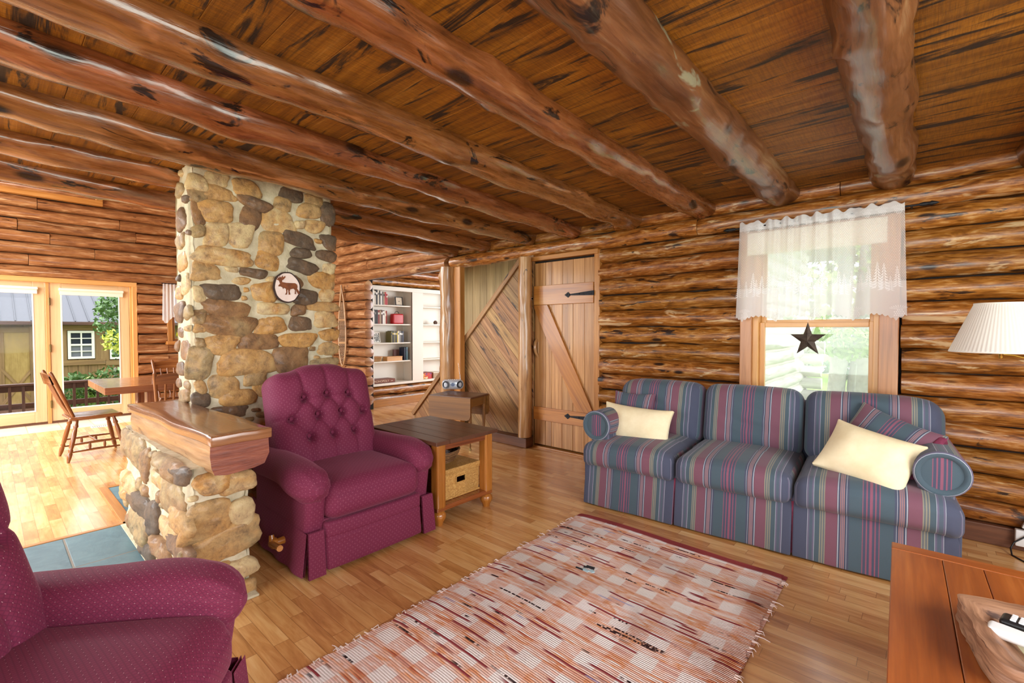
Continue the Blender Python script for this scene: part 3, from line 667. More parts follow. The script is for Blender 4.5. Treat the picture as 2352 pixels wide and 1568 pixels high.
mb.rbox((c[0], 4.198, c[1]), (np.linalg.norm(A1 - A0) + .02, .026, .045), .006, rot=R, grain=0); c2 = c + nv * .03
mb.rbox((c2[0], 4.212, c2[1]), (np.linalg.norm(A1 - A0) + .02, .05, .018), .004, rot=R, grain=0)
mb.build('sloping_trim', M['barn'], o)
mb = MB()
for k in range(6):
    mb.box((-5.62 + .22 * k, 4.25, .02 + .2 * k), (-5.62 + .22 * k + .26, 5.04, .05 + .2 * k), r=.004, grain=1); mb.box((-5.6 + .22 * k, 4.25, .0 + .2 * k - .15), (-5.58 + .22 * k, 5.04, .03 + .2 * k), r=.003, grain=1)
tag(mb.build('staircase', M['trim']), 'wooden steps rising behind the diagonal board panel', 'stairs')
mb = MB(); x = -5.75
while x < -3.2:
    wd = random.uniform(.13, .17); mb.box((x, 5.1, 0), (x + wd - .003, 5.12, 3.6), r=.003, grain=2); x += wd
mb.box((-5.75, 5.12, 0), (-3.1, 5.16, 3.6), r=0, mi=1)
struct(mb.build('wall_stairwell', [M['greyplank'], M['darkgap']]), 'pale vertical plank wall behind the stairs', 'wall')
mb = MB(); mb.box((-3.42, 4.36, 0), (-3.2, 5.16, 3.6), r=0); mb.box((-5.75, 4.3, 3.6), (-3.2, 5.16, 3.66), r=0)
struct(mb.build('trim_1', M['greyplank']), 'enclosing boards of the stairwell', 'trim')
mb = MB(); mb.box((-5.0, 4.07, 0), (-3.36, 4.2, .115), r=.008)
struct(mb.build('baseboard_stair', M['basewood']), 'dark base ledge along the foot of the stair panel', 'baseboard')
mb = MB(); mb.box((-2.5, 4.20, 0), (1.95, 4.25, .125), r=.006)
struct(mb.build('baseboard_north', M['basewood']), 'dark brown baseboard under the log wall by the outlet', 'baseboard')
# back room shell
mb = MB()
logrows(mb, [.355, .19, .03], [(4.36, 8)], -7.27, 21, axis='y', rn=.08, step=.1, n=14)
logrows(mb, [2.66, 2.50, 2.335, 2.165], [(4.36, 8)], -7.25, 22, axis='y', rn=.09, step=.07, n=14)
mb.box((-7.60, 4.36, 0), (-7.56, 10, 2.9), r=0, mi=1); mb.box((-7.56, 6.95, 0), (-7.3, 8, 2.6), r=0, mi=0)
mb.box((-7.6, 4.34, 0), (-7.45, 4.38, 2.3), r=0, mi=1)
struct(mb.build('wall_back_room', [M['log'], M['darkgap']]), 'log wall of the back room holding the white bookcase', 'wall')
mb = MB(); mb.box((-7.17, 4.36, 0), (-7.14, 8, .13), r=.004)
struct(mb.build('baseboard_back_room', M['trim']), 'golden baseboard below the bookcase', 'baseboard')
mb = MB(); mb.box((-7.6, 8.6, 0), (-1.85, 8.7, 2.9), r=0)
struct(mb.build('wall_back_room_north', M['log']), 'far wall of the back room', 'wall')
mb = MB(); mb.box((-7.6, 4.36, 2.9), (-1.95, 8.7, 2.95), r=0)
struct(mb.build('ceiling_back_room', M['white']), 'pale ceiling of the back room', 'ceiling')
for k, yy in enumerate((5.0, 5.75, 6.5, 7.25)):
    mb = MB(); mb.log((-7.5, yy, 2.78), (-5.0, yy, 2.78), .09, .09, 0, wob=.012, seed=400 + k, n=16, step=.1, knots=3)
    tag(mb.build('back_room_beam', M['beam']), ['first', 'second', 'third', 'fourth'][k] + ' log beam back from the doorway above the white bookcase', 'beam', 'beams in the back room')
# plank door
D = empty('door_1', (-2.96, 4.25, 0)); struct(D, 'rustic golden plank door with diagonal brace and black strap hinges', 'door')
def loc(mb, P=D): mb.xf = Matrix.Translation(-P.location); return mb
mb = loc(MB()); xs = [py(u, 800, 4.24)[0] for u in (1229, 1254, 1268, 1292, 1317, 1343, 1367)]
for a, b in zip(xs, xs[1:]): mb.box((a, 4.235, .035), (b - .003, 4.265, 2.14), r=.003, grain=2)
mb.build('board_panel', M['door'], D)
for z0, z1 in ((1.655, 1.875), (.325, .475)):
    mb = loc(MB()); mb.box((xs[0] + .005, 4.205, z0), (xs[-1] - .005, 4.236, z1), r=.004, grain=0); mb.build('batten', M['door2'], D)
mb = loc(MB()); pp = [(xs[0] + .01, 1.62), (xs[0] + .01, 1.652), (xs[0] + .2, 1.652), (xs[-1] - .01, .50), (xs[-1] - .01, .478), (xs[-1] - .21, .478)]
dd = np.array((xs[-1] - xs[0], -1.15)); dd = dd / np.linalg.norm(dd)
mb.prism(pp, 0, .026, o=(0, 4.234, 0), a=(1, 0, 0), b=(0, 0, 1)); 
mb.UV = [[(u * dd[0] + v * dd[1], u * dd[1] - v * dd[0]) for (u, v) in f] for f in mb.UV]
mb.build('diagonal_brace', M['door2'], D)
for zz in (1.755, .42):
    h = empty('strap_hinge'); h.parent = D
    mb = loc(MB()); xr = xs[-1] + .005
    mb.prism([(xr, zz + .03), (xr, zz - .022), (xr - .31, zz - .010), (xr - .31, zz + .004)], 0, .006, o=(0, 4.205, 0), a=(1, 0, 0), b=(0, 0, 1))
    mb.prism([(xr - .30, zz - .012), (xr - .325, zz - .034), (xr - .372, zz - .003), (xr - .325, zz + .028), (xr - .30, zz + .006)], 0, .006, o=(0, 4.205, 0), a=(1, 0, 0), b=(0, 0, 1))
    for q in (.03, .18, .335): mb.lathe([(0, -.004), (.006, -.003), (.008, 0)], (xr - q, 4.199, zz), 8, 'y')
    bpy.data.objects.remove(h); mb.build('strap_hinge', M['iron'], D)
mb = loc(MB()); mb.box((-3.43, 4.17, 1.715), (-3.365, 4.2, 1.745), r=.004); mb.tube([(-3.435, 4.175, 1.71), (-3.45, 4.165, 1.685), (-3.44, 4.16, 1.67)], .012, 8); mb.lathe([(0, 0), (.014, .004), (.014, .01), (0, .012)], (-3.415, 4.165, 1.725), 10, 'y', mi=1)
mb.box((-3.375, 4.168, 1.712), (-3.365, 4.202, 1.748), r=.002, mi=1)
mb.build('door_bolt', [M['iron'], M['chrome']], D)
mb = loc(MB()); mb.tube([(-3.335, 4.232, 1.26), (-3.325, 4.195, 1.22), (-3.325, 4.185, 1.16), (-3.32, 4.20, 1.10), (-3.31, 4.232, 1.05)], [.012, .016, .018, .016, .010], 10)
mb.rbox((-3.325, 4.233, 1.16), (.035, .006, .13), .003); mb.build('door_handle', M['peeled'], D)
mb = MB(); mb.box((-3.43, 4.2, 0), (-3.395, 4.3, 2.2), r=.004, grain=2); mb.box((-3.43, 4.19, 2.165), (-2.5, 4.3, 2.215), r=.004, grain=0); mb.box((-2.555, 4.215, 0), (-2.49, 4.3, 2.2), r=.004, grain=2); mb.box((-3.4, 4.2, 0), (-2.53, 4.29, .018), r=.003, grain=0)
mb.box((-3.4, 4.28, .02), (-2.55, 4.29, 2.17), r=0, mi=1)
struct(mb.build('trim_2', [M['trim'], M['darkgap']]), 'golden wooden frame around the plank door', 'trim')
# north window
W1 = empty('window_1', (-.6, 4.26, .8)); struct(W1, 'double hung wooden window behind the lace curtain', 'window')
def lw(mb): mb.xf = Matrix.Translation(-W1.location); return mb
mb = lw(MB()); mb.box((-1.115, 4.16, .66), (-1.027, 4.29, 2.18), r=.006, grain=2); mb.box((-.203, 4.16, .66), (-.093, 4.29, 2.18), r=.006, grain=2); mb.box((-1.026, 4.162, 2.091), (-.204, 4.288, 2.178), r=.006, grain=0); mb.box((-1.14, 4.13, .66), (-.07, 4.29, .74), r=.006, grain=0)
mb.build('casing', M['casing'], W1)
mb = lw(MB()); mb.box((-1.027, 4.20, .74), (-.985, 4.36, 2.09), r=.003, grain=2); mb.box((-.235, 4.20, .74), (-.203, 4.36, 2.09), r=.003, grain=2); mb.box((-.984, 4.201, 2.06), (-.236, 4.359, 2.089), r=.003, grain=0); mb.box((-.984, 4.198, .741), (-.236, 4.38, .768), r=.003, grain=0)
mb.build('jamb', M['sash'], W1)
def sash(z0, z1, yy, rail):
    m_ = lw(MB()); m_.box((-.985, yy, z0), (-.945, yy + .035, z1), r=.004, grain=2); m_.box((-.262, yy, z0), (-.235, yy + .035, z1), r=.004, grain=2); m_.box((-.945, yy + .001, z1 - rail), (-.262, yy + .034, z1), r=.004, grain=0); m_.box((-.945, yy + .001, z0), (-.262, yy + .034, z0 + rail), r=.004, grain=0)
    o = m_.build('sash', M['sash'], W1); m_ = lw(MB()); m_.box((-.945, yy + .015, z0 + rail), (-.262, yy + .019, z1 - rail), r=0); m_.build('pane', M['glare_veil'], o)
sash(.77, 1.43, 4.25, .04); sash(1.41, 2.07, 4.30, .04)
# french doors
def fdoor(name, y0, y1, label, hinge_y):
    P = empty(name, (-9.5, (y0 + y1) / 2, 0)); struct(P, label, 'door'); T = Matrix.Translation(-P.location)
    m_ = MB(); m_.xf = T; st = .125
    m_.box((-9.55, y0, .03), (-9.505, y0 + st, 2.06), r=.004, grain=2); m_.box((-9.55, y1 - st, .03), (-9.505, y1, 2.06), r=.004, grain=2); m_.box((-9.549, y0 + st, 1.94), (-9.506, y1 - st, 2.059), r=.004, grain=1); m_.box((-9.549, y0 + st, .031), (-9.506, y1 - st, .20), r=.004, grain=1)
    m_.build('door_frame', M['french'], P)
    m_ = MB(); m_.xf = T
    for a in ((y0 + st - .012, .188, y0 + st + .004, 1.952), (y1 - st - .004, .188, y1 - st + .012, 1.952), (y0 + st, .188, y1 - st, .206), (y0 + st, 1.936, y1 - st, 1.952)): m_.box((-9.50, a[0], a[1]), (-9.515, a[2], a[3]), r=.002)
    m_.build('glazing_bead', M['white'], P)
    m_ = MB(); m_.xf = T; m_.box((-9.53, y0 + st, .2), (-9.526, y1 - st, 1.94), r=0); m_.build('pane', M['glass'], P)
    m_ = MB(); m_.xf = T; m_.box((-9.505, y0 + st - .03, 1.945), (-9.455, y1 - st + .06, 1.985), r=.01); m_.box((-9.49, y0 + st - .02, 1.885), (-9.475, y1 - st + .05, 1.95), r=.003); m_.build('blind', M['blind'], P)
    for z in (1.78, 1.1, .28) if name == 'door_3' else ():
        m_ = MB(); m_.xf = T; m_.cyl((-9.49, hinge_y, z - .055), (-9.49, hinge_y, z + .055), .011, 8); m_.box((-9.5, hinge_y - .012, z - .05), (-9.49, hinge_y + .012, z + .05), r=.002); m_.build('hinge', M['oldbrass'], P)
fdoor('door_2', -.40, .555, 'left glass french door, cut by the picture edge', .56)
fdoor('door_3', .605, 1.505, 'right glass french door beside the dining chair', .60)
mb = MB(); mb.box((-9.562, .558, 0), (-9.492, .602, 2.066), r=.006, grain=2); mb.box((-9.565, -.46, 2.055), (-9.44, 1.60, 2.125), r=.006, grain=1); mb.box((-9.561, 1.51, 0), (-9.502, 1.535, 2.064), r=.004, grain=2); mb.box((-9.558, 1.536, 0), (-9.445, 1.60, 2.064), r=.006, grain=2); mb.box((-9.558, -.46, 0), (-9.46, -.405, 2.064), r=.006, grain=2)
mb.box((-9.58, -.4, 0), (-9.5, 1.51, .028), r=.004, mi=1)
struct(mb.build('trim_3', [M['sash'], M['basewood']]), 'honey wood frame around the french doors', 'trim')
# frame added around the unseen beam-streak lamp; the log wall has no opening here
LFR = empty('added_lamp_frame', (-9.42, -.6, 3.85)); struct(LFR, 'added frame around an unseen lamp high in the dining gable', 'window')
mb = MB()
for a in ((-1.8, -.6, 1.8, -.52), (-1.8, .52, 1.8, .6), (-1.8, -.52, -1.72, .52), (1.72, -.52, 1.8, .52)): mb.box((-.03, a[0], a[1]), (.06, a[2], a[3]), r=.004)
mb.build('window_frame', M['trim'], LFR)
# small west window with white curtain
W2 = empty('window_2', (-9.45, 2.35, 1.17)); struct(W2, 'small wooden window in the far wall half hidden by the chimney', 'window')
mb = MB(); mb.xf = Matrix.Translation(-W2.location)
mb.box((-9.53, 1.99, 1.17), (-9.42, 2.06, 2.13), r=.005, grain=2); mb.box((-9.53, 2.64, 1.17), (-9.42, 2.71, 2.13), r=.005, grain=2); mb.box((-9.53, 2.06, 2.06), (-9.42, 2.64, 2.13), r=.005, grain=1); mb.box((-9.53, 1.97, 1.12), (-9.36, 2.73, 1.18), r=.005, grain=1)
mb.box((-9.53, 2.06, 1.18), (-9.47, 2.10, 2.06), r=.003, grain=2); mb.box((-9.53, 2.6, 1.18), (-9.47, 2.64, 2.06), r=.003, grain=2); mb.box((-9.53, 2.1, 1.6), (-9.48, 2.6, 1.64), r=.003, grain=1); mb.box((-9.53, 2.1, 1.18), (-9.48, 2.6, 1.22), r=.003, grain=1)
mb.build('window_frame', M['trim'], W2)
mb = MB(); mb.xf = Matrix.Translation(-W2.location); mb.box((-9.51, 2.1, 1.2), (-9.506, 2.6, 2.06), r=0); mb.build('pane', M['glass'], W2)
# ------------------------------------------------------------------ stone chimney and low stone wall
logs_fill = MB(); logrows(logs_fill, ROWS[10:], [(-1.10, -.10)], YW, 31); struct(logs_fill.build('trim_4', M['log']), 'log rows under the window, behind the sofa', 'wall')
CLS = {'d': .06, 'b': .22, 'g': .46, 't': .62, 'o': .77, 'p': .90, 'n': .34}
def stone(mb, c, a, b, n, w, h, dep, rnd, seed, ang=0., sq=2.6):
    c = np.array(c, float); a = np.array(a, float); b = np.array(b, float); n = np.array(n, float)
    ca, sa = math.cos(ang), math.sin(ang); nt, nr = 26, 9
    P = []; sd = Vector((seed * 3.7, seed * 1.3, seed * .7)); rs = random.Random(seed); sq = rs.uniform(2.6, 5.0)
    sk = rs.uniform(-.22, .22); tp = rs.uniform(-.25, .25)
    for j in range(nr):
        ph = j / (nr - 1)
        rad = math.sin(ph * PI / 2) ** .8 if j else 0
        hz = math.cos(ph * PI / 2) ** .7
        for i in range(nt):
            th = 2 * PI * i / nt; ct, st = math.cos(th), math.sin(th)
            rr = (abs(ct) ** sq + abs(st) ** sq) ** (-1 / sq)
            rr *= 1 + .17 * noise.noise(Vector((ct * 1.1, st * 1.1, 0)) + sd) + .07 * noise.noise(Vector((ct * 3, st * 3, 4)) + sd)
            x0, y0 = rad * rr * ct, rad * rr * st
            x = x0 * w / 2 * (1 + tp * y0) + sk * y0 * h / 2; y = y0 * h / 2 * (1 + tp * .6 * x0)
            x, y = x * ca - y * sa, x * sa + y * ca
            z = hz * dep * (1 + .34 * noise.noise(Vector((x * 11, y * 11, 2)) + sd) + .22 * noise.noise(Vector((x * 30, y * 30, 5)) + sd)) - .006
            z += (.16 * dep) * (x / w * rs.choice((1, 1)) ) * math.copysign(1, sk)
            P.append(c + a * x + b * y + n * z)
    F = []
    for j in range(nr - 1):
        for i in range(nt):
            i2 = (i + 1) % nt
            f = [j * nt + i, (j + 1) * nt + i, (j + 1) * nt + i2, j * nt + i2]
            F.append(f)
    mb.add(P, F, None, rnd, 0)
def mortar_face(mb, o, a, b, n, w, h, res=.022, amp=.009):
    o = np.array(o, float); a = np.array(a, float); b = np.array(b, float); n = np.array(n, float)
    nu, nv = max(2, int(w / res)), max(2, int(h / res))
    def fn(u, v):
        p = o + a * w * u + b * h * v; q = Vector(p)
        d = amp * (noise.noise(q * 7) + .7 * noise.noise(q * 19) + .4 * noise.noise(q * 45))
        e = min(u * w, (1 - u) * w)      # round the vertical corners a little
        return p + n * (d - .02 * max(0, 1 - e / .03))
    mb.grid(fn, nu, nv, mi=1, rnd=.5)
def fill(mb, o, a, b, n, w, h, placed, seed, smin=.07, smax=.17, dep=.03, tries=900, palette='ttoppbbgnd', gap=1.12):
    """scatter further stones where the listed ones leave room"""
    rs = random.Random(seed); o = np.array(o, float); a = np.array(a, float); b = np.array(b, float)
    for t in range(tries):
        s = smax - (smax - smin) * t / tries; ww = s * rs.uniform(.9, 1.5); hh = s * rs.uniform(.55, .95)
        x, y = rs.uniform(ww * .35, w - ww * .35), rs.uniform(hh * .5, h - hh * .4)
        if all((abs(x - X) / ((ww + W_) / 2 * gap)) ** 2.6 + (abs(y - Y) / ((hh + H_) / 2 * gap)) ** 2.6 > 1 for X, Y, W_, H_ in placed):
            placed.append((x, y, ww, hh)); stone(mb, o + a * x + b * y, a, b, n, ww, hh, dep * rs.uniform(.8, 1.3), min(.98, max(.02, CLS[rs.choice(palette)] + rs.uniform(-.05, .05))), seed * 97 + t, rs.uniform(-.15, .15))
XC, XB, Y0, Y1, ZT = -3.65, -4.0, .90, 1.90, 2.47
mb = MB()
mortar_face(mb, (XC, Y0, 0), (0, 1, 0), (0, 0, 1), (1, 0, 0), Y1 - Y0, ZT)
mortar_face(mb, (XB, Y0, 0), (1, 0, 0), (0, 0, 1), (0, -1, 0), XC - XB, ZT)
mortar_face(mb, (XC, Y1, 0), (-1, 0, 0), (0, 0, 1), (0, 1, 0), XC - XB, ZT, .06)
mortar_face(mb, (XB, Y1, 0), (0, -1, 0), (0, 0, 1), (-1, 0, 0), Y1 - Y0, ZT, .06)
ST = """1250 80 140 75 p;1110 95 120 90 p;1435 135 150 90 t;1260 158 200 80 t;1100 165 110 80 g;1690 170 125 80 d;1825 205 105 60 t;1475 222 180 62 b -14;1640 225 95 75 t;1800 262 120 75 t;1248 265 190 115 t;1112 275 72 130 n;1905 285 85 120 d;1455 310 115 125 b -30;1610 322 190 125 p;1825 355 105 70 p;1258 402 125 130 p;1395 405 140 135 p;1575 455 140 120 t;1735 430 180 70 d -12;1918 450 75 80 d;1750 510 110 55 d;1895 525 105 60 d;1300 530 310 90 p;1555 550 130 95 o -14;1755 588 165 70 d -14;1200 615 160 90 t;1470 625 145 50 d -6;1912 600 70 60 p;1870 668 140 85 o;1290 735 205 82 d;1535 735 150 95 o;1700 680 120 80 b -30;1775 765 130 80 d;1895 755 80 70 p;1310 832 255 85 n -5;1585 832 175 62 p;1735 838 78 58 b;1875 818 180 48 t;1330 930 305 112 n -3;1570 930 165 88 o 8;1745 920 125 78 d;1890 895 120 80 p;1280 1040 190 100 t;1510 1022 215 88 n;1725 1015 195 80 o;1912 985 105 62 o;1905 1065 115 68 t;1148 1145 145 175 g;1440 1142 285 130 t;1690 1130 185 155 n;1880 1158 145 75 g;1150 1290 65 75 t;1300 1285 165 120 t;1385 1350 200 85 t;1140 1365 100 80 d;1330 1432 200 65 d;1560 1300 150 90 o;1480 1240 120 70 t;1100 375 80 70 g;1110 600 50 70 p;1110 745 75 90 p;1105 880 80 80 g;1140 945 70 50 t;1105 1030 60 50 g"""
pl = []
for k, ln in enumerate(ST.split(';')):
    q = ln.split(); cx, cy, w_, h_ = map(float, q[:4]); cl = q[4]; an = math.radians(float(q[5])) if len(q) > 5 else 0
    f = lambda x, y: px(x / 2.529, 380 + y / 2.529, XC)
    c = f(cx, cy); W_ = abs(f(cx + w_ / 2, cy)[1] - f(cx - w_ / 2, cy)[1]); H_ = abs(f(cx, cy + h_ / 2)[2] - f(cx, cy - h_ / 2)[2])
    y_ = min(max(c[1], Y0 + .05), Y1 - .03)
    pl.append((y_ - Y0, c[2], W_, H_))
    stone(mb, (XC, y_, c[2]), (0, 1, 0), (0, 0, 1), (1, 0, 0), W_ * 1.13, H_ * 1.18, random.uniform(.018, .032), min(.98, max(.02, CLS[cl] + random.uniform(-.05, .05))), 500 + k, an)
fill(mb, (XC, Y0, 0), (0, 1, 0), (0, 0, 1), (1, 0, 0), Y1 - Y0, ZT, pl, 3, .04, .14, .022, 900, 'ppttgob', 1.02)
pl = []; fill(mb, (XB, Y0, 0), (1, 0, 0), (0, 0, 1), (0, -1, 0), XC - XB, ZT, pl, 4, .06, .17, .028, 700, 'ggdbntpp')
pl = []; fill(mb, (XC, Y1, 0), (-1, 0, 0), (0, 0, 1), (0, 1, 0), XC - XB, ZT, pl, 5, .09, .2, .035, 200)
tag(mb.build('stone_chimney', [M['stone'], M['mortar']], sharp=180), 'tall fieldstone chimney with pale mortar rising to the ceiling', 'chimney')
# low wall with mantel cap
HW = empty('stone_half_wall', (-3.2, .76, 0)); tag(HW, 'low fieldstone wall with a thick wooden cap in front of the chimney', 'stone wall')
T = Matrix.Translation(-HW.location)
mb = MB(); mb.xf = T
xe, xs0, ya, yb, zt = -2.60, -4.15, .62, .885, .70
mortar_face(mb, (xe, ya, 0), (0, 1, 0), (0, 0, 1), (1, 0, 0), yb - ya, zt, .018, .012)
mortar_face(mb, (xs0, ya, 0), (1, 0, 0), (0, 0, 1), (0, -1, 0), xe - xs0, zt, .022, .016)
mortar_face(mb, (xe, yb, 0), (-1, 0, 0), (0, 0, 1), (0, 1, 0), xe - xs0, zt, .05)
mb.grid(lambda u, v: (xs0 + (xe - xs0) * u, ya + (yb - ya) * v, zt), 4, 2, mi=1)
def zst(lst, plane, seed0, o, a, n, dep):
    out = []
    for k, ln in enumerate(lst.split(';')):
        q = ln.split(); cx, cy, w_, h_ = map(float, q[:4]); cl = q[4]; an = math.radians(float(q[5])) if len(q) > 5 else 0
        g = (lambda x, y: px(250 + x / 2.476, 820 + y / 2.476, xe)) if plane == 'x' else (lambda x, y: py(250 + x / 2.476, 820 + y / 2.476, ya))
        ai = 1 if plane == 'x' else 0
        c = g(cx, cy); W_ = abs(g(cx + w_ / 2, cy)[ai] - g(cx - w_ / 2, cy)[ai]); H_ = abs(g(cx, cy + h_ / 2)[2] - g(cx, cy - h_ / 2)[2])
        lo, hi = (ya, yb) if plane == 'x' else (xs0, xe)
        c[ai] = min(max(c[ai], lo + W_ * .3), hi - W_ * .35)
        out.append((abs(c[ai] - o), c[2], W_, H_)); stone(mb, c, a, (0, 0, 1), n, W_ * 1.14, H_ * 1.14, dep * random.uniform(.8, 1.25), min(.98, max(.02, CLS[cl] + random.uniform(-.04, .04))), seed0 + k, an)
    return out
p1 = zst('595 712 205 120 o;775 695 170 110 p;560 925 250 200 t;790 875 140 150 p;650 1060 400 170 t 14;745 1200 200 110 p;790 1310 140 90 t;620 1230 160 110 t', 'x', 700, ya, (0, 1, 0), (1, 0, 0), .04)
fill(mb, (xe, ya, 0), (0, 1, 0), (0, 0, 1), (1, 0, 0), yb - ya, zt, p1, 8, .04, .1, .025, 200, 'ttpp')
p2 = zst('145 515 100 150 g;215 612 42 165 n 12;345 622 135 110 g;408 662 75 85 d;130 705 70 90 p;372 790 115 195 g;180 822 95 110 d;190 960 85 150 g;268 912 62 175 d 10;350 980 100 90 p;310 1075 85 85 n;425 1090 125 110 b;225 1090 65 95 d;118 765 45 60 o;430 930 90 130 t;300 700 70 80 p', 'y', 740, xs0, (1, 0, 0), (0, -1, 0), .045)
fill(mb, (xs0, ya, 0), (1, 0, 0), (0, 0, 1), (0, -1, 0), xe - xs0, zt, p2, 9, .05, .15, .035, 400, 'ggdbntp')
mb.build('stonework', [M['stone'], M['mortar']], HW, sharp=180)
mb = MB(); mb.xf = T
# half log: flat on top, rounded below, slightly askew like the photo
ca0, ca1 = np.array((-3.95, .755)), np.array((-2.49, .81)); dx_ = (ca1 - ca0) / np.linalg.norm(ca1 - ca0); nx_ = np.array((-dx_[1], dx_[0])); Lc = np.linalg.norm(ca1 - ca0)
prof = [(-.128, .825), (-.134, .77), (-.130, .71), (-.118, .675), (-.06, .668), (.06, .674), (.112, .69), (.135, .74), (.132, .825)]
N_ = 26; P = []; F = []; U = []; F2 = []
for i in range(N_ + 1):
    for (q, z) in prof:
        t = Lc * i / N_; k = noise.noise(Vector((t * 6, q * 14, z * 14))) * .008
        b = ca0 + dx_ * t + nx_ * (q + k); P.append((b[0], b[1], z + (k if z < .8 else 0)))
m_ = len(prof)
for i in range(N_):
    for k in range(m_):
        k2 = (k + 1) % m_; F.append([i * m_ + k, (i + 1) * m_ + k, (i + 1) * m_ + k2, i * m_ + k2][::-1]); t0, t1 = Lc * i / N_, Lc * (i + 1) / N_
        U.append([(t0, k * .06), (t1, k * .06), (t1, k * .06 + .06), (t0, k * .06 + .06)][::-1])
mb.add(P, F, U)
mb.add(P[-m_:], [list(range(m_))[::-1]], [[(q, z) for q, z in prof][::-1]], mi=1); mb.add(P[:m_], [list(range(m_))], [[(q, z) for q, z in prof]], mi=1)
o = mb.build('mantel_log', [M['mantel_log'], M['mantel_end']], HW, sharp=50)
mb = MB(); mb.xf = T
Rz = Matrix.Rotation(math.atan2(dx_[1], dx_[0]), 4, 'Z'); c = (ca0 + ca1) / 2
mb.rbox((c[0] + .01, c[1], .848), (Lc + .05, .285, .05), .006, n=(20, 4, 1), rot=Rz, grain=0, fn=lambda Q: Q + np.stack([np.zeros(len(Q)), .006 * np.sin(Q[:, 0] * 7) * np.sign(Q[:, 1]), .002 * np.sin(Q[:, 0] * 11 + Q[:, 1] * 30)], 1))
mb.build('cap_board', M['mantel'], HW)
mb = MB(); mb.xf = T; mb.box((-4.2, .585, 0), (-2.6, .625, .012), r=.004); mb.box((-2.62, .6, 0), (-2.52, .9, .014), r=.006); mb.build('grout_base', M['mortar'], HW)
# moose plaque
PL = empty('moose_plaque', (-3.605, 1.505, 1.69), 0); tag(PL, 'wood slice plaque with a carved moose hanging on the chimney', 'plaque')
mb = MB()
rim = [(1 + .05 * noise.noise(Vector((math.cos(t) * 2.2, math.sin(t) * 2.2, 3)))) for t in np.linspace(0, 2 * PI, 60, endpoint=False)]
mb.prism([(.100 * r * math.cos(t), .117 * r * math.sin(t)) for r, t in zip(rim, np.linspace(0, 2 * PI, 60, endpoint=False))], 0, .018, a=(0, 1, 0), b=(0, 0, 1)); mb.build('bark_rim', M['beam_dark'] if 0 else plain('bark_rim', (58, 40, 34), .8), PL)
mb = MB(); mb.prism([(.090 * r * math.cos(t), .107 * r * math.sin(t)) for r, t in zip(rim, np.linspace(0, 2 * PI, 60, endpoint=False))], .018, .021, a=(0, 1, 0), b=(0, 0, 1)); mb.build('slice_face', noisy('pale_slice', (232, 208, 196), (246, 230, 222), 12, .5, 0), PL)
mb = MB(); zz = lambda x, y: ((x - 345) / 1520, -(y - 355) / 1520 * 1.0)
mo = [(213, 268), (240, 262), (228, 240), (252, 255), (258, 232), (272, 250), (290, 222), (295, 245), (318, 225), (322, 240), (300, 268), (283, 280), (285, 298), (330, 303), (380, 302), (430, 300), (452, 315), (458, 340), (452, 362), (470, 385), (488, 415), (465, 425), (445, 395), (436, 372), (440, 425), (425, 428), (428, 380), (410, 365), (375, 375), (366, 400), (376, 435), (356, 438), (352, 385), (340, 380), (342, 410), (336, 438), (316, 440), (330, 410), (325, 372), (302, 362), (296, 378), (288, 360), (270, 350), (242, 350), (246, 335), (262, 318), (250, 285), (232, 276)]
mb.prism([zz(x, y) for x, y in mo][::-1], .021, .024, a=(0, 1, 0), b=(0, 0, 1)); mb.build('moose_figure', noisy('moose_brown', (96, 46, 16), (146, 78, 30), 30, .5, 0), PL)
mb = MB(); mb.tube([(.004, -.01, .115), (.0, 0, .17), (.004, .01, .115)], .0012, 5); mb.build('hanging_wire', M['black'], PL)
# snowshoe on the stub wall
SN = empty('snowshoe', (-7.66, 4.155, 1.42)); tag(SN, 'old wooden snowshoe hanging on the log ends beside the chimney', 'snowshoe')
def sn(t):          # closed outline, long tail
    z = -.72 * math.cos(t); wv = .19 * max(0, math.sin(t)) ** .7 if t < PI else 0
    return z
pts = []
for k in range(41):
    t = PI * k / 40; z = -.70 + 1.44 * (k / 40); hw = .125 * math.sin(PI * min(1, (k / 40) ** .75 * 1.02)) ** .8 * (1 if k < 26 else 1) if k < 40 else .005
    pts.append((hw, z))
L_ = [(-h, 0 - .05 * (z > .5) * (z - .5), z) for h, z in pts]; R_ = [(h, -.05 * (z > .5) * (z - .5), z) for h, z in pts]
mb = MB(); mb.tube(L_, .016, 8); mb.tube(R_, .016, 8); mb.build('wooden_frame', M['mantel_log'], SN)
for z in (.12, -.28, ): 
    mb = MB(); hw = np.interp(z, [p[1] for p in pts], [p[0] for p in pts]); mb.box((-hw, -.012, z - .02), (hw, .012, z + .02), r=.005, grain=0)
    mb.build('crossbar', M['mantel_log'], SN)
mb = MB()
for k in range(34):
    z = -.62 + k * .03
    hw = np.interp(z, [p[1] for p in pts], [p[0] for p in pts])
    for s in (1, -1):
        z2 = min(.45, z + hw * 1.1); h2 = np.interp(z2, [p[1] for p in pts], [p[0] for p in pts]); mb.tube([(-s * hw, 0, z), (s * h2 * .9, .004, z2)], .003, 5)
    if k % 2 == 0: mb.tube([(-hw, 0, z), (hw, 0, z)], .003, 5)
mb.build('rawhide_webbing', M['rawhide'], SN)
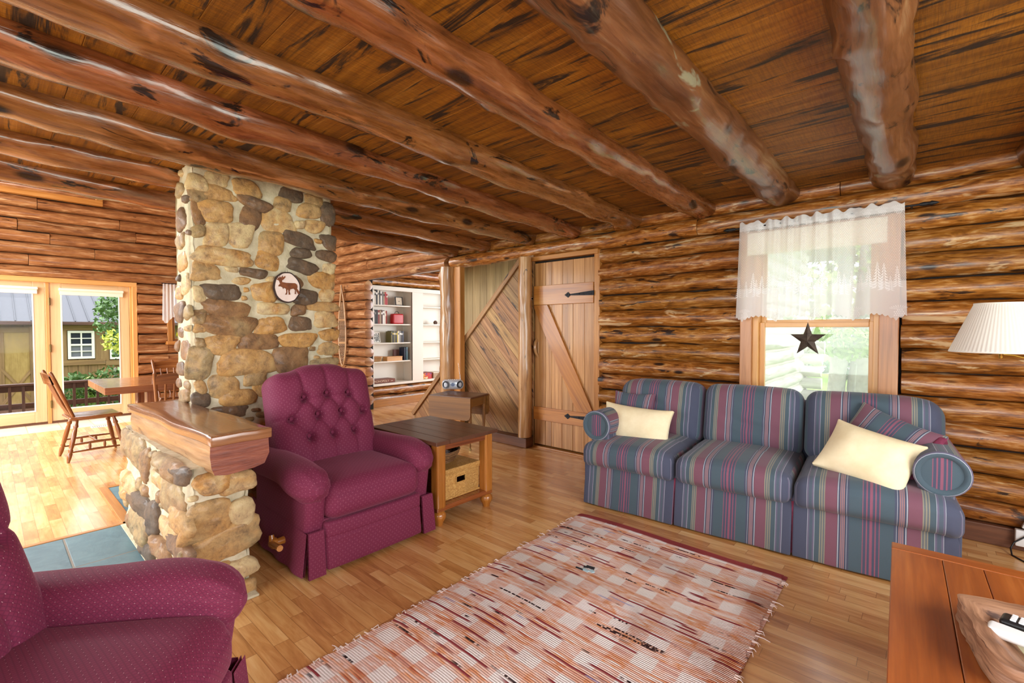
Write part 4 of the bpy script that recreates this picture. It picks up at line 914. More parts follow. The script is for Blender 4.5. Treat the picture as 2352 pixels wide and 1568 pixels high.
# ------------------------------------------------------------------ recliners
def seg_d(y, z, a, b):
    ax, az = a; bx, bz = b; dx, dz = bx - ax, bz - az; L2 = dx * dx + dz * dz
    t = np.clip(((y - ax) * dx + (z - az) * dz) / L2, 0, 1); return np.hypot(y - ax - t * dx, z - az - t * dz), t
def make_recliner():
    root = empty('recliner', (0, 0, 0)); tag(root, '', 'recliner', 'matching burgundy recliners')
    B = M['burg']
    # backrest: local x forward, y left, z up
    Hh, Wd, Tk = .72, .715, .24
    r1, r2, r3 = .155, .03, -.10          # button rows measured from the cushion centre
    btn = [(y, r1) for y in (-.16, 0, .16)] + [(y, r2) for y in (-.255, -.085, .085, .255)] + [(y, r3) for y in (-.16, 0, .16)]
    segs = []
    for y, z in btn:
        if z == r1: segs += [((y, z), (y * 1.12, .40), .010), ((y, z), (y - .085, r2), .011), ((y, z), (y + .085, r2), .011)]
        if z == r3: segs += [((y, z), (y * 1.05, -.36), .008), ((y, z), (y - .085, r2), .011), ((y, z), (y + .085, r2), .011)]
    segs += [((-.255, r2), (-.42, r2 + .015), .010), ((.255, r2), (.42, r2 + .015), .010), ((-.16, r1), (0, r1), .009), ((0, r1), (.16, r1), .009)]
    def bfn(Q):
        x, y, z = Q[:, 0].copy(), Q[:, 1].copy(), Q[:, 2].copy()
        yn, zn = y / (Wd / 2), z / (Hh / 2)
        front = x > 0
        puff = .055 * (1 - np.abs(yn) ** 3.2) * (1 - np.abs(zn) ** 3.0)
        x = np.where(front, x + puff, x - .03 * (1 - yn ** 4) * (1 - zn ** 4))
        d = np.zeros_like(x)
        for (by, bz) in btn: d += .05 * np.exp(-((y - by) ** 2 + (z - bz) ** 2) / .022 ** 2) + .018 * np.exp(-((y - by) ** 2 + (z - bz) ** 2) / .06 ** 2)
        for a, b, dp in segs:
            ds, t = seg_d(y, z, a, b); d += dp * np.exp(-(ds / .011) ** 2) + dp * .5 * np.exp(-(ds / .03) ** 2)
        x = np.where(front, x - np.minimum(d, .085), x)
        # lumbar bulge, camel-back crest
        x = np.where(front, x + .02 * np.exp(-((z + .24) / .12) ** 2), x)
        crest = .042 * np.exp(-(y / .17) ** 4) - .015 * np.abs(yn) ** 4
        z2 = z + crest * np.clip((zn + .2) / 1.2, 0, 1)
        y2 = y * (1 - .05 * np.clip(-zn, 0, 1)) 
        tilt = math.radians(15); c, s = math.cos(tilt), math.sin(tilt)
        return np.stack([x * c - (z2 + Hh / 2) * s, y2, x * s + (z2 + Hh / 2) * c], 1)
    mb = MB(); mb.rbox((-.20, 0, .375), (Tk, Wd, Hh), .085, n=(2, 66, 62), seg=5, fn=bfn, grain='xz')
    back = mb.build('backrest', B, root, sharp=180)
    bm_ = None
    tl = math.radians(15)
    for i, (by, bz) in enumerate(btn):
        if bm_ is None:
            mb = MB(); mb.lathe([(0, .007), (.008, .006), (.013, .002), (.013, -.002)], (0, 0, 0), 12, 'x'); bm_ = mb.build('button', B, back)
            ob = bm_
        else:
            ob = bm_.copy(); COL.objects.link(ob); ob.parent = back
        x = .12 + .055 * (1 - abs(by / .38) ** 3.2) * (1 - abs(bz / .37) ** 3) - .052
        z = bz + .042 * math.exp(-(by / .17) ** 4) * max(0, (bz / .37 + .2) / 1.2)
        ob.location = (-.20 + x * math.cos(tl) - (z + .37) * math.sin(tl), by, .375 + x * math.sin(tl) + (z + .37) * math.cos(tl)); ob.rotation_euler = (0, -tl, 0)
    # seat
    def sfn(Q):
        x, y, z = Q[:, 0].copy(), Q[:, 1], Q[:, 2].copy()
        xn, yn = x / .37, y / .325
        z = np.where(z > 0, z + .035 * (1 - np.abs(yn) ** 3) * (1 - np.abs(xn) ** 4), z)
        fr = x > .25
        x = x + np.where(fr, .028 * (1 - np.abs(yn) ** 4) * np.exp(-((z) / .09) ** 2), 0)
        # welt seam near the front top edge
        x = x - np.where(fr, .007 * np.exp(-((z - .055) / .008) ** 2), 0)
        return np.stack([x, y, z], 1)
    mb = MB(); mb.rbox((.045, 0, .385), (.74, .645, .20), .07, n=(24, 24, 14), seg=5, fn=sfn, grain='xz'); mb.build('seat', B, root, sharp=180)
    # footrest front
    def ffn(Q):
        x, y, z = Q[:, 0].copy(), Q[:, 1], Q[:, 2]
        x = x + np.where(x > 0, .018 * (1 - (y / .33) ** 4) * (1 - (z / .16) ** 4) - .008 * np.exp(-((z - .045) / .007) ** 2) + .018 * np.clip(-z / .15, 0, 1), 0)
        return np.stack([x, y, z], 1)
    mb = MB(); mb.rbox((.375, 0, .155), (.06, .655, .265), .018, n=(1, 20, 26), seg=3, fn=ffn, grain='xz'); mb.build('footrest', B, root, sharp=180)
    # arms
    for s in (-1, 1):
        P = []; F = []; U = []
        def afn(u, v, s=s):
            # u around the roll (cross-section), v along the arm back -> front
            x = -.37 + .80 * v
            droop = -.035 * max(0, (v - .55) / .45) ** 2 + .012 * math.sin(v * PI)
            k = 1.0
            if v > .86: k = math.sqrt(max(0, 1 - ((v - .86) / .14) ** 2 * .97))
            if v < .05: k = .75 + 5 * v
            th = u * 2 * PI
            yy = .094 * math.copysign(abs(math.cos(th)) ** .85, math.cos(th)); zz = .084 * math.copysign(abs(math.sin(th)) ** .9, math.sin(th))
            if math.sin(th) < 0: zz *= 1.15
            # pleats gathered at the front
            if v > .80: k *= 1 + .035 * math.cos(th * 9) * min(1, (v - .8) / .06)
            bul = 1 + .10 * math.exp(-((v - .74) / .16) ** 2)
            return (x, s * (.362 + .018 * math.exp(-((v - .75) / .2) ** 2)) + yy * k * bul, .518 + droop + zz * k * bul)
        mb = MB(); mb.grid(afn, 54, 34, uvs=(.70, .80), flip=True); 
        mb.grid(lambda u, v: tuple(np.array(afn(u, 1.0)) * v + np.array((.43, s * .376, .50)) * (1 - v)), 54, 1, uvs=(.7, .03), flip=False)
        mb.rbox((0.0, s * .366, .29), (.74, .115, .44), .04, n=(14, 3, 10), seg=3, grain='xz', fn=lambda Q: np.stack([Q[:, 0] + np.where(Q[:, 0] > 0, .03 * np.clip(Q[:, 2] / .2, -1, 1), 0), Q[:, 1], Q[:, 2]], 1))
        mb.build('armrest', B, root, sharp=180)
        # flared side skirt, its front flap, and the rear part
        mb = MB()
        def skf(u, v, s=s):
            x = -.42 + .80 * u; fl = (1 - v)
            return (x - .03 * fl * (u < .02), s * (.426 + .030 * fl + .006 * math.sin(u * 23) * fl), .015 + .235 * v + .02 * (1 - u))
        mb.grid(skf, 30, 8, uvs=(.8, .25), flip=(s > 0)); mb.grid(lambda u, v: tuple(np.array(skf(u, v)) - np.array((0, s * .012, 0))), 30, 8, uvs=(.8, .25), flip=(s < 0))
        def fl2(u, v, s=s):
            a = (1 - v); return (.402 + .022 * a, s * (.338 + (.088 + .010 * a) * u), .012 + .245 * v)
        mb.grid(fl2, 6, 8, uvs=(.12, .25), flip=(s < 0)); mb.grid(lambda u, v: tuple(np.array(fl2(u, v)) - np.array((.012, 0, 0))), 6, 8, uvs=(.12, .25), flip=(s > 0))
        mb.build('skirt', B, root, sharp=60)
    mb = MB(); mb.box((-.38, -.40, .04), (.36, .40, .30), r=.02); mb.build('base', M['burgplain'], root)
    # wooden recline handle on the right-hand side
    hd = MB(); hd.tube([(.12, -.44, .15), (.12, -.52, .15)], [.022, .018], 12); hd.lathe([(0, -.012), (.03, -.012), (.033, 0), (.03, .014), (0, .014)], (.12, -.498, .15), 14, 'y'); hd.tube([(.12, -.508, .15), (.18, -.512, .158), (.25, -.515, .166)], [.020, .015, .017], 12); hd.tube([(.12, -.505, .15), (.108, -.505, .195)], [.02, .014], 10)
    hd.build('recline_handle', M['endtable'], root)
    return root
rec = make_recliner(); rec.location = (-2.865, 1.555, 0); rec['label'] = 'burgundy tufted recliner in front of the stone chimney'
dup(rec, (-1.645, -.02, 0), math.radians(50), 'burgundy recliner cut off at the lower left, its arm nearest the viewer')

# ------------------------------------------------------------------ sofa
SF = empty('sofa', (-.885, 3.142, 0), math.radians(3.6)); tag(SF, 'long blue and burgundy striped sofa under the window', 'sofa')
F_ = M['stripe']
def shift_uv(mb, f0, du, dv=0):
    for i in range(f0, len(mb.UV)): mb.UV[i] = [(u + du, v + dv) for u, v in mb.UV[i]]
cw = [(-1.085, -.37), (-.362, .338), (.346, 1.09)]     # seat cushion spans
cc = [-.735, -.012, .715]                               # stripe centres
# skirt panels, with a slit between
def wav(Q, amp=.004):
    return np.stack([Q[:, 0], Q[:, 1] + amp * np.sin(Q[:, 0] * 14) * np.clip(-Q[:, 2] / .15, 0, 1) - .02 * np.clip(-Q[:, 2] / .15, -1, 1), Q[:, 2]], 1)
for (a, b), c in zip([(-1.075, -.375), (-.367, .335), (.343, 1.075)], cc):
    mb = MB(); f0 = 0; mb.rbox(((a + b) / 2, .035, .172), (b - a, .022, .325), .008, n=(24, 1, 10), seg=2, grain='xz', fn=wav); shift_uv(mb, 0, (a + b) / 2 - c)
    mb.build('skirt_panel', F_, SF, sharp=60)
mb = MB(); mb.rbox((0, .48, .20), (2.10, .86, .33), .03, n=(4, 3, 2), seg=2, grain='xz'); shift_uv(mb, 0, -.35)
mb.build('base', F_, SF, sharp=60)
for x in (-.371, .339): mb = MB(); mb.rbox((x, .05, .17), (.05, .008, .32), .003); mb.build('slit_lining', M['burgplain'], SF)
for s in (-1, 1):
    mb = MB(); mb.rbox((s * 1.072, .50, .172), (.02, .92, .325), .008, n=(1, 10, 6), seg=2, grain='xz'); shift_uv(mb, 0, .36)
    mb.build('side_skirt', F_, SF, sharp=60)
# seat cushions
for k, ((a, b), c) in enumerate(zip(cw, cc)):
    w_ = b - a
    def cf(Q, w_=w_, k=k):
        x, y, z = Q[:, 0].copy(), Q[:, 1].copy(), Q[:, 2].copy(); xn, yn = x / (w_ / 2), y / .40
        z = np.where(z > 0, z + .032 * (1 - np.abs(xn) ** 3) * (1 - np.abs(yn) ** 3), z)
        y = np.where(y < -.2, y - .022 * (1 - np.abs(xn) ** 4) * (1 - (z / .1) ** 2), y)
        y = np.where(y < -.3, y + .005 * np.exp(-((z - .055) / .007) ** 2), y)
        z = z + .008 * np.sin(x * 7 + k) * (y < 0) * (z > 0)
        # outer ends of the T-cushions droop
        z = z - (.02 * np.clip((np.abs(x) - w_ * .38) / .1, 0, 1) if k != 1 else 0)
        return np.stack([x, y, z], 1)
    mb = MB(); mb.rbox(((a + b) / 2, .385, .405), (w_, .80, .19), .06, n=(26, 22, 8), seg=5, grain='xz', fn=cf); shift_uv(mb, 0, (a + b) / 2 - c)
    mb.build('seat_cushion', F_, SF, sharp=180)
# back frame and cushions
mb = MB(); mb.rbox((0, .90, .48), (2.02, .14, .72), .05, n=(6, 1, 6), seg=3, grain='xz'); mb.build('back_frame', F_, SF, sharp=180)
bw = [(-1.06, -.352), (-.345, .33), (.338, 1.075)]
for k, ((a, b), c) in enumerate(zip(bw, [-.735, -.012, .70])):
    w_ = b - a
    def bf(Q, w_=w_, k=k):
        x, y, z = Q[:, 0].copy(), Q[:, 1].copy(), Q[:, 2].copy(); xn, zn = x / (w_ / 2), z / .24
        fr = y < 0
        y = np.where(fr, y - .045 * (1 - np.abs(xn) ** 3) * (1 - np.abs(zn) ** 4), y)
        y = y + np.where(fr, .010 * np.sin(z * 55 + 6 * noise_arr(x * 4 + k)) * np.exp(-((z + .02) / .12) ** 2) * (1 - np.abs(xn)), 0)
        z = z + .014 * (1 - np.abs(xn) ** 2.5) * (z > 0)
        z = z - (.035 * np.clip((x * (1 if k == 2 else -1) - w_ * .22) / (w_ * .28), 0, 1) ** 2 * (z > 0) if k != 1 else 0)
        t = math.radians(13); return np.stack([x, y * math.cos(t) + (z + .24) * math.sin(t), (z + .24) * math.cos(t) - y * math.sin(t)], 1)
    noise_arr = np.sin
    mb = MB(); mb.rbox(((a + b) / 2, .66, .455), (w_, .22, .48), .085, n=(26, 3, 22), seg=5, grain='xz', fn=bf); shift_uv(mb, 0, (a + b) / 2 - c)
    mb.build('back_cushion', F_, SF, sharp=180)
# rolled arms: roll, front disc, panel
for s in (-1, 1):
    x0 = s * 1.005; z0, R0 = .612, .118
    arm = MB()
    def af(u, v):
        th = u * 2 * PI; y = .10 + .80 * v; k = 1 if v > .03 else .93 + .07 * v / .03
        return (x0 + R0 * k * math.cos(th) * 1.02, y, z0 + R0 * k * math.sin(th) * .95)
    arm.grid(af, 30, 12, uvs=(.74, .8), flip=True); 
    for i in range(len(arm.UV)): arm.UV[i] = [(.10 + .26 * abs(math.sin(PI * u / .74)) , v) for u, v in arm.UV[i]]
    arm.rbox((x0 - s * .02, .50, .42), (.15, .80, .36), .03, n=(2, 4, 3), seg=2, grain='xz')
    ao = arm.build('armrest', F_, SF, sharp=180)
    mb = MB(); pr = [(R0 * 1.0, 0), (R0 * 1.01, -.012), (R0 * .93, -.022), (R0 * .80, -.020), (R0 * .72, -.008)]
    mb.lathe(pr[::-1], (x0, .10, z0), 30, 'y'); 
    for i in range(len(mb.UV)): mb.UV[i] = [(.245 + u * .55, v) for u, v in mb.UV[i]]
    mb.build('scroll_ring', F_, ao, sharp=60)
    mb = MB(); m_ = 24; P = [(x0, .084, z0)] + [(x0 + .087 * math.cos(2 * PI * i / m_), .093, z0 + .087 * math.sin(2 * PI * i / m_)) for i in range(m_)]
    mb.add(P, [[0, 1 + (i + 1) % m_, 1 + i][::-1] for i in range(m_)], [[(P[k_][0] - x0, P[k_][2]) for k_ in [0, 1 + (i + 1) % m_, 1 + i][::-1]] for i in range(m_)])
    mb.build('scroll_face', F_, ao, sharp=60)
# throw pillows
def pillow(name, mat, w_, h_, th, locn, rot, label, cat, edge=None, stripe=False, group=None):
    def pf(Q):
        x, y, z = Q[:, 0], Q[:, 1], Q[:, 2]; xn, zn = np.clip(np.abs(x) / (w_ / 2), 0, 1), np.clip(np.abs(z) / (h_ / 2), 0, 1)
        t = np.clip((1 - xn ** 2.2) * (1 - zn ** 2.2), 0, 1); y2 = np.sign(y) * (.010 + th * t ** .6) + .006 * np.sin(x * 23 + 1) * t + .006 * np.sin(z * 19) * t
        # dog-ear corners: sides pull in between
        x2 = x * (1 - .07 * (1 - zn ** 2.5)); z2 = z * (1 - .10 * (1 - xn ** 2.5))
        return np.stack([x2, np.where(np.abs(y) > 1e-4, y2, y), z2], 1)
    mb = MB(); mb.rbox((0, 0, 0), (w_, .03, h_), .012, n=(22, 1, 16), seg=2, grain='xz', fn=pf)
    o = mb.build(name, mat, None, locn, rot, sharp=180); tag(o, label, cat, group); return o
pillow('throw_pillow', M['stripe'], .36, .36, .05, (-1.80, 3.60, .665), (math.radians(-16), 0, math.radians(2)), 'striped burgundy pillow tucked behind the left cream pillow', 'pillow')
pillow('throw_pillow', M['cream'], .58, .31, .085, (-1.69, 3.43, .605), (math.radians(-20), math.radians(2), math.radians(2)), 'cream velvet pillow at the left end of the striped sofa', 'pillow')
p = pillow('throw_pillow', M['stripe'], .46, .42, .075, (-.145, 3.60, .665), (math.radians(-36), math.radians(18), math.radians(-22)), 'striped pillow with burgundy edge behind the right cream pillow', 'pillow')
mb = MB(); mb.rbox((.215, 0, 0), (.04, .14, .38), .018, n=(2, 5, 10), seg=3, fn=lambda Q: np.stack([Q[:, 0], Q[:, 1] * (1 - .7 * np.abs(Q[:, 2] / .19) ** 2), Q[:, 2]], 1)); mb.build('burgundy_gusset', M['burgplain'], p, sharp=180)
pillow('throw_pillow', M['cream'], .45, .35, .095, (-.205, 3.375, .63), (math.radians(-40), math.radians(11), math.radians(-16)), 'cream velvet pillow leaning at the right end of the sofa', 'pillow')
# ------------------------------------------------------------------ rag rug
mb = MB()
def rugf(u, v):
    x = 1.34 * u; y = 2.60 * v
    e = .012 * noise.noise(Vector((0, y * 22, 3 if u < .5 else 9))) + .010 * noise.noise(Vector((0, y * 5, 13 if u < .5 else 29)))
    k = max(0, 1 - min(u, 1 - u) / .05)
    z = .012 + .004 * noise.noise(Vector((x * 3, y * 3, 0))) + .0022 * abs(math.sin(y / .0105 * PI)) - .006 * k
    skew = .035 * (v - 1) * (u - .5)
    return (x + e * k * (1 if u < .5 else -1) + .02 * math.sin(v * 5) * (u > .5), y + skew + .012 * math.sin(u * 6), z)
mb.grid(rugf, 40, 500, uvs=(1.34, 2.60))
mb.grid(lambda u, v: (1.34 * u, 2.60 * v, .003), 1, 1, uvs=(1.34, 2.6))
RG = tag(mb.build('rag_rug', M['rug'], None, (-1.825, .28, 0), (0, 0, math.radians(.6)), sharp=180), 'woven rag rug in salmon, white and burgundy on the floor by the sofa', 'rug')
mb = MB(); rs = random.Random(5)
for k in range(110):
    y = rs.uniform(.1, 2.55); L = rs.uniform(.008, .02) * (2.6 if rs.random() < .05 else 1); s = -1 if rs.random() < .6 else 1; x = 0 if s < 0 else 1.34
    mb.tube([(x - s * .012, y, .010), (x + s * L * .5, y + rs.uniform(-.008, .008), .012), (x + s * L, y + rs.uniform(-.015, .015), .004)], [.003, .0022, .0014], 5)
o = mb.build('fringe', M['fringe'], RG); o['kind'] = 'stuff'
mb = MB(); q = pz(1362, 1308, .012) - np.array((-1.825, .28, 0))
for (dx, dy, l, w_, m_) in ((0, 0, .05, .022, 0), (-.02, -.012, .03, .014, 0), (-.005, -.045, .045, .022, 1), (.03, -.03, .03, .02, 1), (-.04, -.05, .05, .012, 0)):
    mb.rbox((q[0] + dx, q[1] + dy, .017), (l, w_, .006), .0028, seg=2, n=(4, 2, 1), mi=m_, rot=Matrix.Rotation(rs.uniform(-.5, .5), 4, 'Z'))
mb.build('woven_scrap', [plain('black_rag', (38, 36, 40), .9), plain('pale_blue_rag', (176, 206, 214), .9)], RG)
# ------------------------------------------------------------------ coffee table (lower right)
CT = empty('coffee_table', (.40, 1.7, 0)); tag(CT, 'orange pine plank coffee table in the lower right corner', 'table')
T = Matrix.Translation(-CT.location); TZ = .46
Pc = pz(2048, 1243, TZ); Pr = pz(2352, 1307, TZ); ang = math.radians(1.2)
u_ = np.array((math.cos(ang), math.sin(ang))); v_ = np.array((math.sin(ang), -math.cos(ang)))
CW, CLn = .98, 1.75
Rz = Matrix.Rotation(ang, 4, 'Z')
def cpt(a, b): q = Pc[:2] + u_ * a + v_ * b; return q
mb = MB(); mb.xf = T
a = 0
for wd in (.155, .115, .17, .15, .14, .15, .10):
    c = cpt(a + wd / 2, .075 + (CLn - .075) / 2); mb.rbox((c[0], c[1], TZ - .0155), (wd - .0014, CLn - .075, .03), .003, rot=Rz, grain=1); a += wd
mb.build('top_boards', M['coffee'], CT)
mb = MB(); mb.xf = T; c = cpt(CW / 2, .036); mb.rbox((c[0], c[1], TZ - .0155), (CW, .072, .032), .004, rot=Rz, grain=0); mb.build('breadboard_end', M['coffee'], CT)
mb = MB(); mb.xf = T
for (a, b, la, lb) in ((CW / 2, .10, CW - .1, .025), (CW / 2, CLn - .1, CW - .1, .025), (.08, CLn / 2, .025, CLn - .2), (CW - .08, CLn / 2, .025, CLn - .2)):
    c = cpt(a, b); mb.rbox((c[0], c[1], TZ - .08), (la, lb, .10), .004, rot=Rz)
mb.build('apron', M['coffee'], CT)
for (a, b) in ((.10, .12), (CW - .1, .12), (.10, CLn - .1), (CW - .1, CLn - .1)):
    c = cpt(a, b); mb = MB(); mb.xf = T; mb.rbox((c[0], c[1], (TZ - .03) / 2), (.07, .07, TZ - .03), .006, rot=Rz, grain=2); mb.build('leg', M['coffee'], CT)
# dough bowl with remotes
BW = empty('wooden_bowl', (.40, 1.93, TZ)); tag(BW, 'rough hewn wooden bowl holding remotes on the coffee table', 'bowl')
bl = np.array([pz(2208, 1392, TZ + .05)[:2], pz(2262, 1535, TZ + .05)[:2]]); 
BL_, BWd = .52, .40
BW.location = (.385, 1.885, TZ); BW.rotation_euler = (0, 0, math.radians(9))
def bowl(u, v):
    # u round the plan, v: 0 outer foot -> .45 rim outside -> .55 rim inside -> 1 inner centre
    th = u * 2 * PI; c, s = math.cos(th), math.sin(th); e = 7
    rr = (abs(c) ** e + abs(s) ** e) ** (-1 / e)
    q = Vector((c * rr * 2.2, s * rr * 2.2, 0)); n_ = .028 * noise.noise(q * 1.3)
    lift = .012 * noise.noise(q * 1.1 + Vector((0, 0, 5)))
    if v <= .45: t = v / .45; k = 1.0; z = (.074 + lift) * t
    elif v <= .60: t = (v - .45) / .15; k = 1 - .15 * t; z = .074 + lift - .006 * t
    else: t = (v - .6) / .4; k = .85 * (1 - t) ** .7; z = (.068 + lift) * (1 - min(1, t * 2.2)) + .014 * min(1, t * 2.2)
    f = 1 + (.018 * noise.noise(Vector((c * rr * 7, s * rr * 7, v * 7))) + .010 * noise.noise(Vector((c * rr * 18, s * rr * 18, v * 18)))) * (v < .62)
    return (BL_ / 2 * rr * c * k * (1 + n_) * f, BWd / 2 * rr * s * k * (1 + n_) * f, max(0, z) + .001)
mb = MB(); mb.grid(bowl, 96, 40, uvs=(1.6, .3), flip=False); mb.grid(lambda u, v: tuple(np.array(bowl(u, 0)) * np.array((v, v, 1))), 72, 1, flip=True)
mb.build('bowl_body', M['bowlwood'], BW, sharp=50)
bz = TZ + .03
def inbowl(dx, dy): return (BW.location[0] + dx, BW.location[1] + dy)
x, y = inbowl(-.055, -.035)
mb = MB(); mb.rbox((0, 0, 0), (.25, .24, .004), .001, n=(8, 6, 1), fn=lambda Q: np.stack([Q[:, 0], Q[:, 1], Q[:, 2] + .006 * np.sin(Q[:, 0] * 20) + .10 * np.clip(np.abs(Q[:, 0]) - .10, 0, 1)], 1))
tag(mb.build('folded_paper', noisy('yellowish_paper', (226, 216, 170), (240, 234, 200), 30, .7, .1), None, (x, y, bz - .006), (0, 0, .2)), 'crumpled pale yellow paper lining the wooden bowl', 'paper')
def remote(name, x, y, rz, L, wd, mat, keys, label, rx=0.):
    R = empty(name, (x, y, bz + .022), rz); R.rotation_euler = (rx, 0, rz); tag(R, label, 'remote control')
    mb = MB(); mb.rbox((0, 0, .012), (L, wd, .024), .011, n=(14, 4, 1), seg=4, fn=lambda Q: np.stack([Q[:, 0], Q[:, 1] * (1 - .12 * np.cos(Q[:, 0] / L * 2 * PI)), Q[:, 2]], 1)); mb.build('remote_body', mat, R, sharp=180)
    for (kx, ky, lx, ly, c) in keys:
        mb = MB(); mb.rbox((kx, ky, .025), (lx, ly, .006), .002, seg=2); mb.build('button', c, R)
wk = plain('white_key', (225, 225, 225), .5); gk = plain('grey_key', (150, 150, 155), .5)
keys = [(-.108 + .017 * i, -.017 + .0115 * j, .012, .008, wk if i < 6 or i % 2 else gk) for i in range(12) for j in range(4) if not (i in (6,) and j in (0,))]
keys += [(.108, -.012, .010, .012, plain('red_key', (200, 60, 60), .5)), (.108, .006, .010, .012, plain('yellow_key', (220, 190, 50), .5)), (.12, -.004, .010, .012, plain('blue_key', (50, 70, 180), .5))]
x, y = inbowl(-.055, .03); remote('remote_control', x, y, math.radians(-14), .27, .056, M['black'], keys, 'black remote with rows of white buttons in the wooden bowl')
x, y = inbowl(-.075, -.05); remote('remote_control', x, y, math.radians(-13), .30, .058, M['whiteplastic'], [], 'white remote lying beside the black one in the wooden bowl')
# ------------------------------------------------------------------ end table beside the recliner
ET = empty('end_table', (-2.855, 2.305, 0)); tag(ET, 'dark topped end table with amber legs beside the recliner', 'table')
T = Matrix.Translation(-ET.location)
mb = MB(); mb.xf = T
for k in range(5): mb.box((-3.27, 2.0 + .122 * k, .572), (-2.44, 2.0 + .122 * (k + 1) - .0015, .60), r=.004 if k in (0, 4) else .0015, grain=0)
mb.build('top_boards', M['endtable_top'], ET)
mb = MB(); mb.xf = T
for a in ((-2.50, 2.06, -2.475, 2.55), (-3.235, 2.06, -3.21, 2.55), (-3.2, 2.035, -2.5, 2.06), (-3.2, 2.55, -2.5, 2.575)): mb.box((a[0], a[1], .525), (a[2], a[3], .572), r=.004)
mb.build('apron', M['endtable_red'], ET)
for lx in (-2.505, -3.205):
    for ly in (2.068, 2.54):
        mb = MB(); mb.xf = T; mb.rbox((lx, ly, .345), (.078, .078, .455), .012, grain=2); lo = mb.build('leg', M['endtable'], ET)
        mb = MB(); mb.xf = T; mb.lathe([(0, 0), (.026, 0), (.030, .012), (.032, .022), (.046, .045), (.052, .065), (.046, .085), (.036, .095), (.03, .10)], (lx + .005, ly, 0), 20); mb.build('bun_foot', M['endtable'], lo)
mb = MB(); mb.xf = T; mb.box((-3.24, 2.03, .098), (-2.47, 2.58, .135), r=.006, grain=0); mb.build('shelf', M['endtable_red'], ET)
# wicker box on the shelf
WB = empty('wicker_box', (-2.74, 2.305, .135)); tag(WB, 'lidded wicker box with a handle hole on the end table shelf', 'basket')
def weave(Q):
    Q = Q.copy(); a = .0022 * np.sign(np.sin(Q[:, 2] * 2 * PI / .022)) * np.sin((Q[:, 0] + Q[:, 1]) * 2 * PI / .04)
    Q[:, 0] += np.sign(Q[:, 0]) * a * (np.abs(Q[:, 0]) > .13); Q[:, 1] += np.sign(Q[:, 1]) * a * (np.abs(Q[:, 1]) > .13); return Q
hx, hy, hz = .20, .185, .19
mb = MB(); 
hw_ = .048
# front face has a real hand hole: built from four pieces
for (y0, y1, z0, z1) in ((-hy, -hw_, 0, hz), (hw_, hy, 0, hz), (-hw_, hw_, 0, .105), (-hw_, hw_, .155, hz)):
    mb.rbox((hx, (y0 + y1) / 2, (z0 + z1) / 2), (.014, y1 - y0, z1 - z0), .002, n=(1, max(1, int((y1 - y0) / .01)), max(1, int((z1 - z0) / .011))), grain=1, fn=lambda Q: np.stack([Q[:, 0] + .002 * np.sin(Q[:, 1] * 157) * np.sign(np.sin(Q[:, 2] * 143)), Q[:, 1], Q[:, 2]], 1))
for s in (-1, 1): mb.rbox((0, s * hy, hz / 2), (2 * hx, .014, hz), .002, n=(30, 1, 12), grain=0)
mb.rbox((-hx, 0, hz / 2), (.014, 2 * hy, hz), .002, grain=1); mb.rbox((0, 0, .006), (2 * hx, 2 * hy, .012), .002, grain=0)
mb.build('woven_body', M['wicker'], WB, sharp=60)
mb = MB()
for a, b in (((hx + .008, -hw_, .105), (hx + .008, hw_, .105)), ((hx + .008, hw_, .105), (hx + .008, hw_, .155)), ((hx + .008, hw_, .155), (hx + .008, -hw_, .155)), ((hx + .008, -hw_, .155), (hx + .008, -hw_, .105))): mb.cyl(a, b, .006, 8)
mb.build('handle_rim', M['wicker'], WB)
mb = MB(); mb.rbox((0, 0, hz + .016), (2 * hx + .024, 2 * hy + .024, .034), .006, n=(30, 26, 1), seg=2, grain=1, fn=lambda Q: np.stack([Q[:, 0], Q[:, 1], Q[:, 2] + .0018 * np.sin(Q[:, 0] * 200) * np.sign(np.sin(Q[:, 1] * 180))], 1)); mb.build('lid', M['wicker'], WB, sharp=60)
mb = MB(); 
for z in (.008, hz - .004): mb.tube([(hx + .006, -hy - .006, z), (hx + .006, hy + .006, z)], .007, 8)
mb.build('braided_edge', M['wicker'], WB)
# twig tray with magazines
TB = empty('twig_basket', (-2.80, 2.27, .36)); tag(TB, 'round dark twig basket on top of the wicker box', 'basket')
mb = MB(); rs = random.Random(11)
for k in range(13):
    t = k / 12; R0 = .15 + .055 * t ** .7; z = .012 + .075 * t; ph = rs.uniform(0, 6)
    mb.tube([(R0 * (1 + .025 * math.sin(3 * a + ph)) * math.cos(a), .92 * R0 * (1 + .025 * math.sin(3 * a + ph)) * math.sin(a), z + .008 * math.sin(2 * a + ph)) for a in np.linspace(0, 2 * PI, 29)], .0065, 6, cap=False)
for k in range(26):
    a = 2 * PI * k / 26; mb.tube([(.145 * math.cos(a), .135 * math.sin(a), .006), (.20 * math.cos(a + .1), .185 * math.sin(a + .1), .085)], .004, 5)
mb.lathe([(0, .004), (.16, .004), (.16, .012), (0, .012)], (0, 0, 0), 24)
mb.build('twig_weave', M['twig'], TB)
